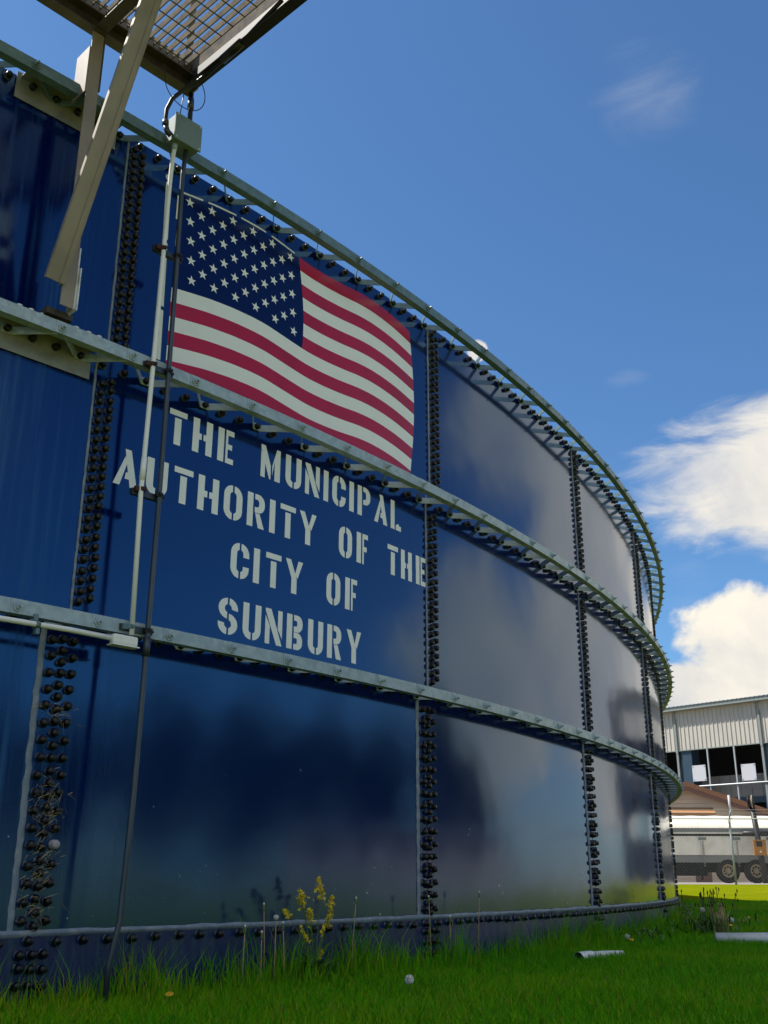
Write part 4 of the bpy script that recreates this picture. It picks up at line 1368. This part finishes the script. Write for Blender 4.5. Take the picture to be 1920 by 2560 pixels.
def blades(name, x, y, h, w, lean, kindlabel, cat, rnd_bias=0.0):
    n = len(x)
    az_ = rng.uniform(0, 2 * math.pi, n); d = np.stack([np.cos(az_), np.sin(az_)], 1)
    fa = rng.uniform(0, 2 * math.pi, n); f_ = np.stack([np.cos(fa), np.sin(fa)], 1)
    z = gz_np(y) - .005
    base = np.stack([x, y, z], 1)
    def pt(t, bend):
        p = base.copy(); p[:, :2] += d * (lean * h * bend)[:, None]; p[:, 2] += h * t * np.sqrt(np.maximum(.1, 1 - (lean * bend) ** 2 * .5)); return p
    wv = np.zeros((n, 3)); wv[:, :2] = f_ * (w / 2)[:, None]
    p0_, p1_, p2_ = pt(0, 0), pt(.55, .3), pt(1.0, 1.0)
    V = np.stack([p0_ - wv, p0_ + wv, p1_ + wv * .8, p1_ - wv * .8, p2_], 1).reshape(-1, 3)
    base_i = np.arange(n)[:, None] * 5
    quads = base_i + np.array([0, 1, 2, 3]); tris = base_i + np.array([3, 2, 4])
    loops = np.concatenate([quads, tris], 1).reshape(-1)
    starts = (np.arange(n)[:, None] * 7 + np.array([0, 4])).reshape(-1)
    totals = np.tile([4, 3], n)
    me = bpy.data.meshes.new(name)
    me.vertices.add(5 * n); me.vertices.foreach_set('co', V.reshape(-1))
    me.loops.add(7 * n); me.loops.foreach_set('vertex_index', loops.astype(np.int32))
    me.polygons.add(2 * n); me.polygons.foreach_set('loop_start', starts.astype(np.int32)); me.polygons.foreach_set('loop_total', totals.astype(np.int32))
    at = me.attributes.new('rnd', 'FLOAT', 'POINT')
    r = np.clip(rng.normal(.46, .22, n) + .22 * lown(x, y, 1.1) + rnd_bias + .28 * np.clip((-.9 - x) / .6, 0, 1), 0, .93)
    r = np.where(rng.uniform(0, 1, n) < .03, rng.uniform(.93, 1, n), r)
    at.data.foreach_set('value', np.repeat(r, 5).astype(np.float32))
    me.materials.append(M_GRASS)
    me.update(calc_edges=True)
    o = bpy.data.objects.new(name, me); col.objects.link(o)
    return tag(o, kindlabel, cat, kind='stuff')


def dist_tank(x, y): return np.hypot(x - CX, y - CY) - R


def scatter(n, x0, x1, y0, y1, keep):
    x = rng.uniform(x0, x1, n); y = rng.uniform(y0, y1, n); k = keep(x, y); return x[k], y[k]


def infr(x, y, m=.05):
    return (np.abs(x / np.maximum(y, .1)) < .385 + m) & (dist_tank(x, y) > .022)


# mown lawn, near
x, y = scatter(330000, -3.2, 5.6, 3.3, 9.5, lambda x, y: infr(x, y, .12) & (rng.uniform(0, 1, len(x)) < np.clip(1.25 - (y - 4) * .07, .5, 1)))
h = rng.uniform(.035, .085, len(x)) * (1 + .25 * lown(x, y, 2.2, 1))
g1 = blades('lawn_grass', x, y, h, rng.uniform(.0032, .006, len(x)), rng.uniform(.1, .75, len(x)), 'mown green lawn in the shade of the tank', 'grass')
x, y = scatter(300000, -1, 10, 9.5, 22, lambda x, y: infr(x, y, .06) & (x > -1))
h = rng.uniform(.03, .07, len(x))
blades('far_lawn_grass', x, y, h, rng.uniform(.006, .011, len(x)), rng.uniform(.1, .7, len(x)), 'lawn grass running from shade into bright sun', 'grass', .08)
# long unmown fringe against the tank
x, y = scatter(900000, -4, 5.5, 3.0, 16, lambda x, y: (dist_tank(x, y) > .02) & (dist_tank(x, y) < .42) & (np.abs(x / y) < .52))
dt = dist_tank(x, y)
cl = .5 + .5 * lown(x, y, 5.0, .4)
k = rng.uniform(0, 1, len(x)) < np.clip(1.0 - dt / .42, 0, 1) * (.25 + .75 * cl)
x, y, dt, cl = x[k], y[k], dt[k], cl[k]
h = rng.uniform(.09, .27, len(x)) * (.38 + 1.05 * np.clip(cl, 0, 1) ** 1.4) * (1.2 - dt * 1.7)
lg = rng.uniform(0, 1, len(x)) < .045
h = np.where(lg, np.clip(h * 2.0, .16, .40), h)
blades('tall_grass', x, y, h, rng.uniform(.003, .0062, len(x)), rng.uniform(.08, .6, len(x)), 'long unmown grass growing against the foot of the blue tank', 'grass', .02)

# ------------------------------------------------------------------ single plants
M_STEM = mat('green_stem', (0.10, 0.16, 0.04), 0.6)
M_TANSTEM = mat('tan_stem', (0.34, 0.25, 0.13), 0.7)
M_YEL = mat('yellow_petals', (0.78, 0.60, 0.015), 0.6)
M_PUFF = mat('white_seed_head', (0.72, 0.72, 0.66), 0.8)
M_WEED = mat('weed_leaf', (0.06, 0.13, 0.02), 0.6)
M_SEEDHEAD = mat('dark_seed_head', (0.03, 0.025, 0.02), 0.8)
M_DEAD = mat('dead_straw', (0.50, 0.38, 0.19), 0.8)


def leafmesh(mb, p, d, ln, wd):
    d = d.normalized(); s_ = d.cross(Vector((0, 0, 1)));
    if s_.length < .01: s_ = Vector((1, 0, 0))
    s_.normalize(); n_ = s_.cross(d)
    a = p; m1 = p + d * ln * .35 + n_ * ln * .06; m2 = p + d * ln * .7 + n_ * ln * .05; t = p + d * ln - n_ * ln * .08
    mb.add([a, m1 - s_ * wd * .5, m1 + s_ * wd * .5, m2 - s_ * wd * .42, m2 + s_ * wd * .42, t], [(0, 2, 1), (1, 2, 4, 3), (3, 4, 5)])


mroot = TP(3.56, -.30, .16)
mp = thing('mustard_plant', 'branching yellow flowered mustard plant in front of the tank base', 'plant', tuple(mroot))
es, en, ez = frame(3.56)
stem = MB(); fl = MB(); lf = MB()


def flower_spike(p, d, n, spread):
    for i in range(n):
        t = i / n
        c = p + d * (t * .062) + Vector((random.gauss(0, 1), random.gauss(0, 1), random.gauss(0, .6))) * spread * (1 - .65 * t)
        nrm = Vector((random.gauss(0, 1), random.gauss(0, 1), random.gauss(.6, 1))).normalized()
        u = nrm.orthogonal().normalized(); v_ = nrm.cross(u); sz = random.uniform(.0062, .0098)
        for k in range(4):
            a = math.pi / 2 * k + .3; dd = u * math.cos(a) + v_ * math.sin(a); ss = u * -math.sin(a) + v_ * math.cos(a)
            fl.add([c, c + dd * sz * .7 + ss * sz * .45, c + dd * sz * 1.25 + nrm * sz * .3, c + dd * sz * .7 - ss * sz * .45], [(0, 1, 2, 3)])


BR = [(.0, .0, .02, .0, .84, 44, .014), (.0, .1, .05, .0, .76, 36, .016), (-.02, .22, -.20, .02, .75, 40, .016), (-.02, .25, -.155, -.01, .70, 36, .014), (-.01, .2, -.34, .02, .60, 30, .014),
      (.0, .18, -.11, .03, .60, 26, .013), (.0, .2, -.05, -.02, .57, 30, .014), (.02, .2, .155, .01, .70, 34, .014), (.02, .22, .13, .02, .60, 26, .013), (.02, .2, .15, -.01, .53, 28, .014),
      (-.03, .1, -.13, .01, .41, 26, .012), (.0, .1, .06, .02, .48, 16, .009), (-.04, .1, -.17, .02, .47, 10, .008), (.03, .05, .07, .0, .26, 18, .009)]
HSC = .62
for (x0_, z0_, x1_, o1_, z1_, nf, sp_) in BR:
    a = mroot + es * x0_ * .5 + ez * (z0_ * HSC * .6); b_ = mroot + es * x1_ * .74 + en * o1_ + ez * (z1_ * HSC)
    mid = a.lerp(b_, .55) + ez * .03
    stem.tube([mroot + es * x0_ * .2, a, mid, b_], [.0035, .003, .0022, .0014], 5)
    d = (b_ - mid).normalized()
    flower_spike(b_ - d * .05, d, nf, sp_ * .85)
    for i in range(7):
        q_ = a.lerp(b_, random.uniform(.2, .85)); leafmesh(stem, q_, Vector((random.gauss(0, 1), random.gauss(0, 1), .5)), random.uniform(.01, .03), .003)
for i in range(16):
    a_ = random.uniform(0, 6.28); leafmesh(lf, mroot + Vector((math.cos(a_), math.sin(a_), 0)) * .02 + ez * random.uniform(.02, .12), Vector((math.cos(a_), math.sin(a_), random.uniform(.4, 1.4))), random.uniform(.08, .17), random.uniform(.02, .04))
stem.build('stem', M_STEM, mp); fl.build('flowers', M_YEL, mp, kind='stuff'); lf.build('leaves', M_WEED, mp)


def dand(s, off, h, lean, label, head='bud', group=None):
    b_ = TP(s, -.30, off); es, en, ez = frame(s)
    t = thing('dandelion_stalk', label, 'plant', tuple(b_), group)
    top = b_ + ez * h + es * lean
    MB().tube([b_, b_ + ez * h * .5 + es * lean * .3, top], .0028, 5).build('stalk', M_TANSTEM, t, smooth=True)
    if head == 'bud':
        MB().lathe([(.003, -.028), (.0065, -.02), (.0055, 0), (.004, .004), (0, .004)], 7, Matrix.Translation(top)).build('bud', M_STEM, t, smooth=True)
        MB().lathe([(.004, 0), (.0055, .005), (.004, .010), (0, .012)], 7, Matrix.Translation(top + ez * .004)).build('pappus_tuft', M_PUFF, t, smooth=True)
    elif head == 'puff':
        puff(top, .013, t)
    return t


def puff(c, r, parent):
    mb = MB()
    for i in range(150):
        d = Vector((random.gauss(0, 1), random.gauss(0, 1), random.gauss(0, 1))).normalized(); u = d.orthogonal().normalized() * r * .16; v_ = d.cross(u)
        mb.add([c + d * r * .15, c + d * r + u, c + d * r * 1.0 - u], [(0, 1, 2)])
        mb.add([c + d * r + u, c + d * r + v_, c + d * r - u, c + d * r - v_], [(0, 1, 2, 3)])
    return mb.build('seed_head', M_PUFF, parent, kind='stuff')


LB_ = [(3.02, .20, .30, .005, 'bud', 'tan dandelion stalk with closed head, leftmost left of the mustard plant'),
       (3.14, .20, .27, -.004, 'bud', 'short tan dandelion stalk, second from the left beside the mustard plant'),
       (3.20, .16, .40, -.02, 'bud', 'tallest tan dandelion stalk left of the mustard plant'),
       (3.23, .20, .345, .0, 'puff', 'tan dandelion stalk topped by a white puff left of the mustard plant'),
       (3.30, .20, .31, -.02, 'bud', 'tan dandelion stalk just left of the mustard plant with narrow head'),
       (3.86, .15, .42, .035, 'bud', 'thin dandelion stalk leaning right, right of the mustard plant'),
       (4.62, .14, .42, -.02, 'bud', 'tall thin dandelion stalk in front of the middle bolted seam'),
       (5.16, .14, .44, .03, 'bud', 'tall yellowish stalk standing alone right of the middle bolted seam'),
       (4.86, .12, .30, .0, 'bud', 'short dandelion stalk between the middle seam and the lone tall stalk')]
for s, o_, h, ln, hd, lb in LB_:
    dand(s, o_, h, ln, lb, hd)


def lawn_puff(x, y, h, label, r=.024):
    t = thing('dandelion_clock', label, 'plant', (x, y, ground_z(x, y)))
    c = Vector((x, y, ground_z(x, y) + h))
    MB().tube([(x, y, ground_z(x, y)), c], .0025, 5).build('stalk', M_STEM, t)
    puff(c, r, t)


def lawn_flower(x, y, h, label):
    t = thing('dandelion_flower', label, 'flower', (x, y, ground_z(x, y)))
    c = Vector((x, y, ground_z(x, y) + h))
    MB().tube([(x, y, ground_z(x, y)), c], .0025, 5).build('stalk', M_STEM, t)
    MB().lathe([(.004, -.006), (.017, .002), (.019, .006), (.010, .009), (0, .009)], 12, Matrix.Translation(c) @ Matrix.Rotation(rad(25), 4, 'X')).build('flower_head', mat('dandelion_orange', (0.62, 0.36, 0.012), .7), t)


lawn_puff(.125, 5.30, .085, 'white dandelion clock alone in the middle of the foreground lawn', .022)
lawn_puff(3.26, 11.3, .235, 'white dandelion clock in the weed clump right of the tank, upper one', .026)
lawn_puff(3.42, 10.9, .155, 'white dandelion clock in the weed clump right of the tank, lower one', .026)
lawn_puff(1.98, 9.05, .09, 'small dandelion clock at the foot of the rightmost bolted seam', .022)
lawn_flower(1.97, 8.85, .075, 'orange dandelion flower at the foot of the bolted seam above the pipe')
lawn_flower(3.36, 10.75, .11, 'orange dandelion flower low in the weed clump right of the tank')
lawn_flower(4.35, 13.2, .10, 'orange dandelion flower, farther of two on the shaded lawn at right')
lawn_flower(3.95, 12.2, .10, 'orange dandelion flower, nearer of two on the shaded lawn at right')
lawn_flower(-.93, 4.95, .05, 'small yellow flower in the grass at the bottom left')

# weed clump by the tank's right edge
wx, wy = 3.36, 11.3
wd_ = thing('weed_clump', 'clump of seeding weeds and dead stalks at the right edge of the tank', 'weeds', (wx, wy, 0))
a_, b_, c_ = MB(), MB(), MB(); hd = MB()
for i in range(46):
    x = wx + random.gauss(.02, .13); y = wy + random.gauss(0, .12)
    h = random.uniform(.26, .44); top = Vector((x + random.gauss(.02, .05), y + random.gauss(0, .03), h))
    b_.tube([(x, y, 0), (x * .5 + top.x * .5, y, h * .6), top], .0026, 4)
    hd.lathe([(.002, -.012), (.007, 0), (.006, .014), (0, .026)], 6, Matrix.Translation(top))
for i in range(22):
    x = wx + .06 + random.gauss(0, .05); y = wy - .1 + random.gauss(0, .04)
    a_.tube([(x, y, 0), (x + random.gauss(0, .05), y, random.uniform(.18, .32))], .0042, 4)
for i in range(260):
    x = wx + random.gauss(-.03, .17); y = wy + random.gauss(-.1, .17)
    leafmesh(c_, Vector((x, y, random.uniform(0, .13))), Vector((random.gauss(0, 1), random.gauss(0, 1), random.uniform(.6, 2.0))), random.uniform(.06, .15), random.uniform(.008, .022))
a_.build('dead_stalks', M_DEAD, wd_); b_.build('seed_stems', M_STEM, wd_); hd.build('seed_heads', M_SEEDHEAD, wd_, smooth=True); c_.build('leaves', M_WEED, wd_, kind='stuff')
# pale mugwort right at the wall
gx = TP(11.0, -.3, .12)
mg = thing('pale_weed', 'pale grey green weed growing tight against the tank edge', 'weeds', tuple(gx))
c_ = MB()
for i in range(240):
    zz = random.uniform(0, .25); x = gx.x + .05 + random.gauss(.03, .05); y = gx.y + random.gauss(0, .06)
    leafmesh(c_, Vector((x, y, zz)), Vector((random.gauss(0, 1), random.gauss(0, 1), random.uniform(.2, 1.2))), random.uniform(.03, .07), random.uniform(.006, .014))
c_.build('leaves', mat('pale_weed_leaf', (0.17, 0.21, 0.13), .7), mg, kind='stuff')
# broad weed plants near the wall base
for s, o_, n_, lb in ((8.35, .14, 150, 'leafy green weed at the tank foot just right of the third bolted seam'), (9.5, .13, 120, 'low leafy weed at the tank foot beside the right edge'), (7.75, .25, 70, 'small broad leaved weed in front of the third bolted seam')):
    q = TP(s, -.3, o_); t = thing('leafy_weed', lb, 'weeds', tuple(q)); c_ = MB()
    for i in range(n_):
        leafmesh(c_, q + Vector((random.gauss(0, .13), random.gauss(0, .10), random.uniform(0, .10))), Vector((random.gauss(0, 1), random.gauss(0, 1), random.uniform(.4, 1.6))), random.uniform(.04, .10), random.uniform(.008, .02))
    c_.build('leaves', M_WEED, t, kind='stuff')
# dry grass tufts caught in the left seam
tf = MB()
for i in range(330):
    s = 1.99 + random.gauss(0, .04); z = random.choice((.10, .24, .33, .47, .52, .60, .95)) + random.gauss(0, .035); p = TP(s, z, random.uniform(.02, .045))
    d = Vector((random.gauss(0, 1), random.gauss(0, 1), random.gauss(-.6, .8))).normalized() * random.uniform(.015, .06)
    u = d.cross(Vector((.3, .5, .2))).normalized() * .0013
    tf.add([p - u, p + u, p + d + u * .3, p + d - u * .3], [(0, 1, 2, 3)])
tag(tf.build('dry_grass_wisps', M_DEAD), 'dry grass clippings caught between the bolts of the left seam', 'grass', kind='stuff')
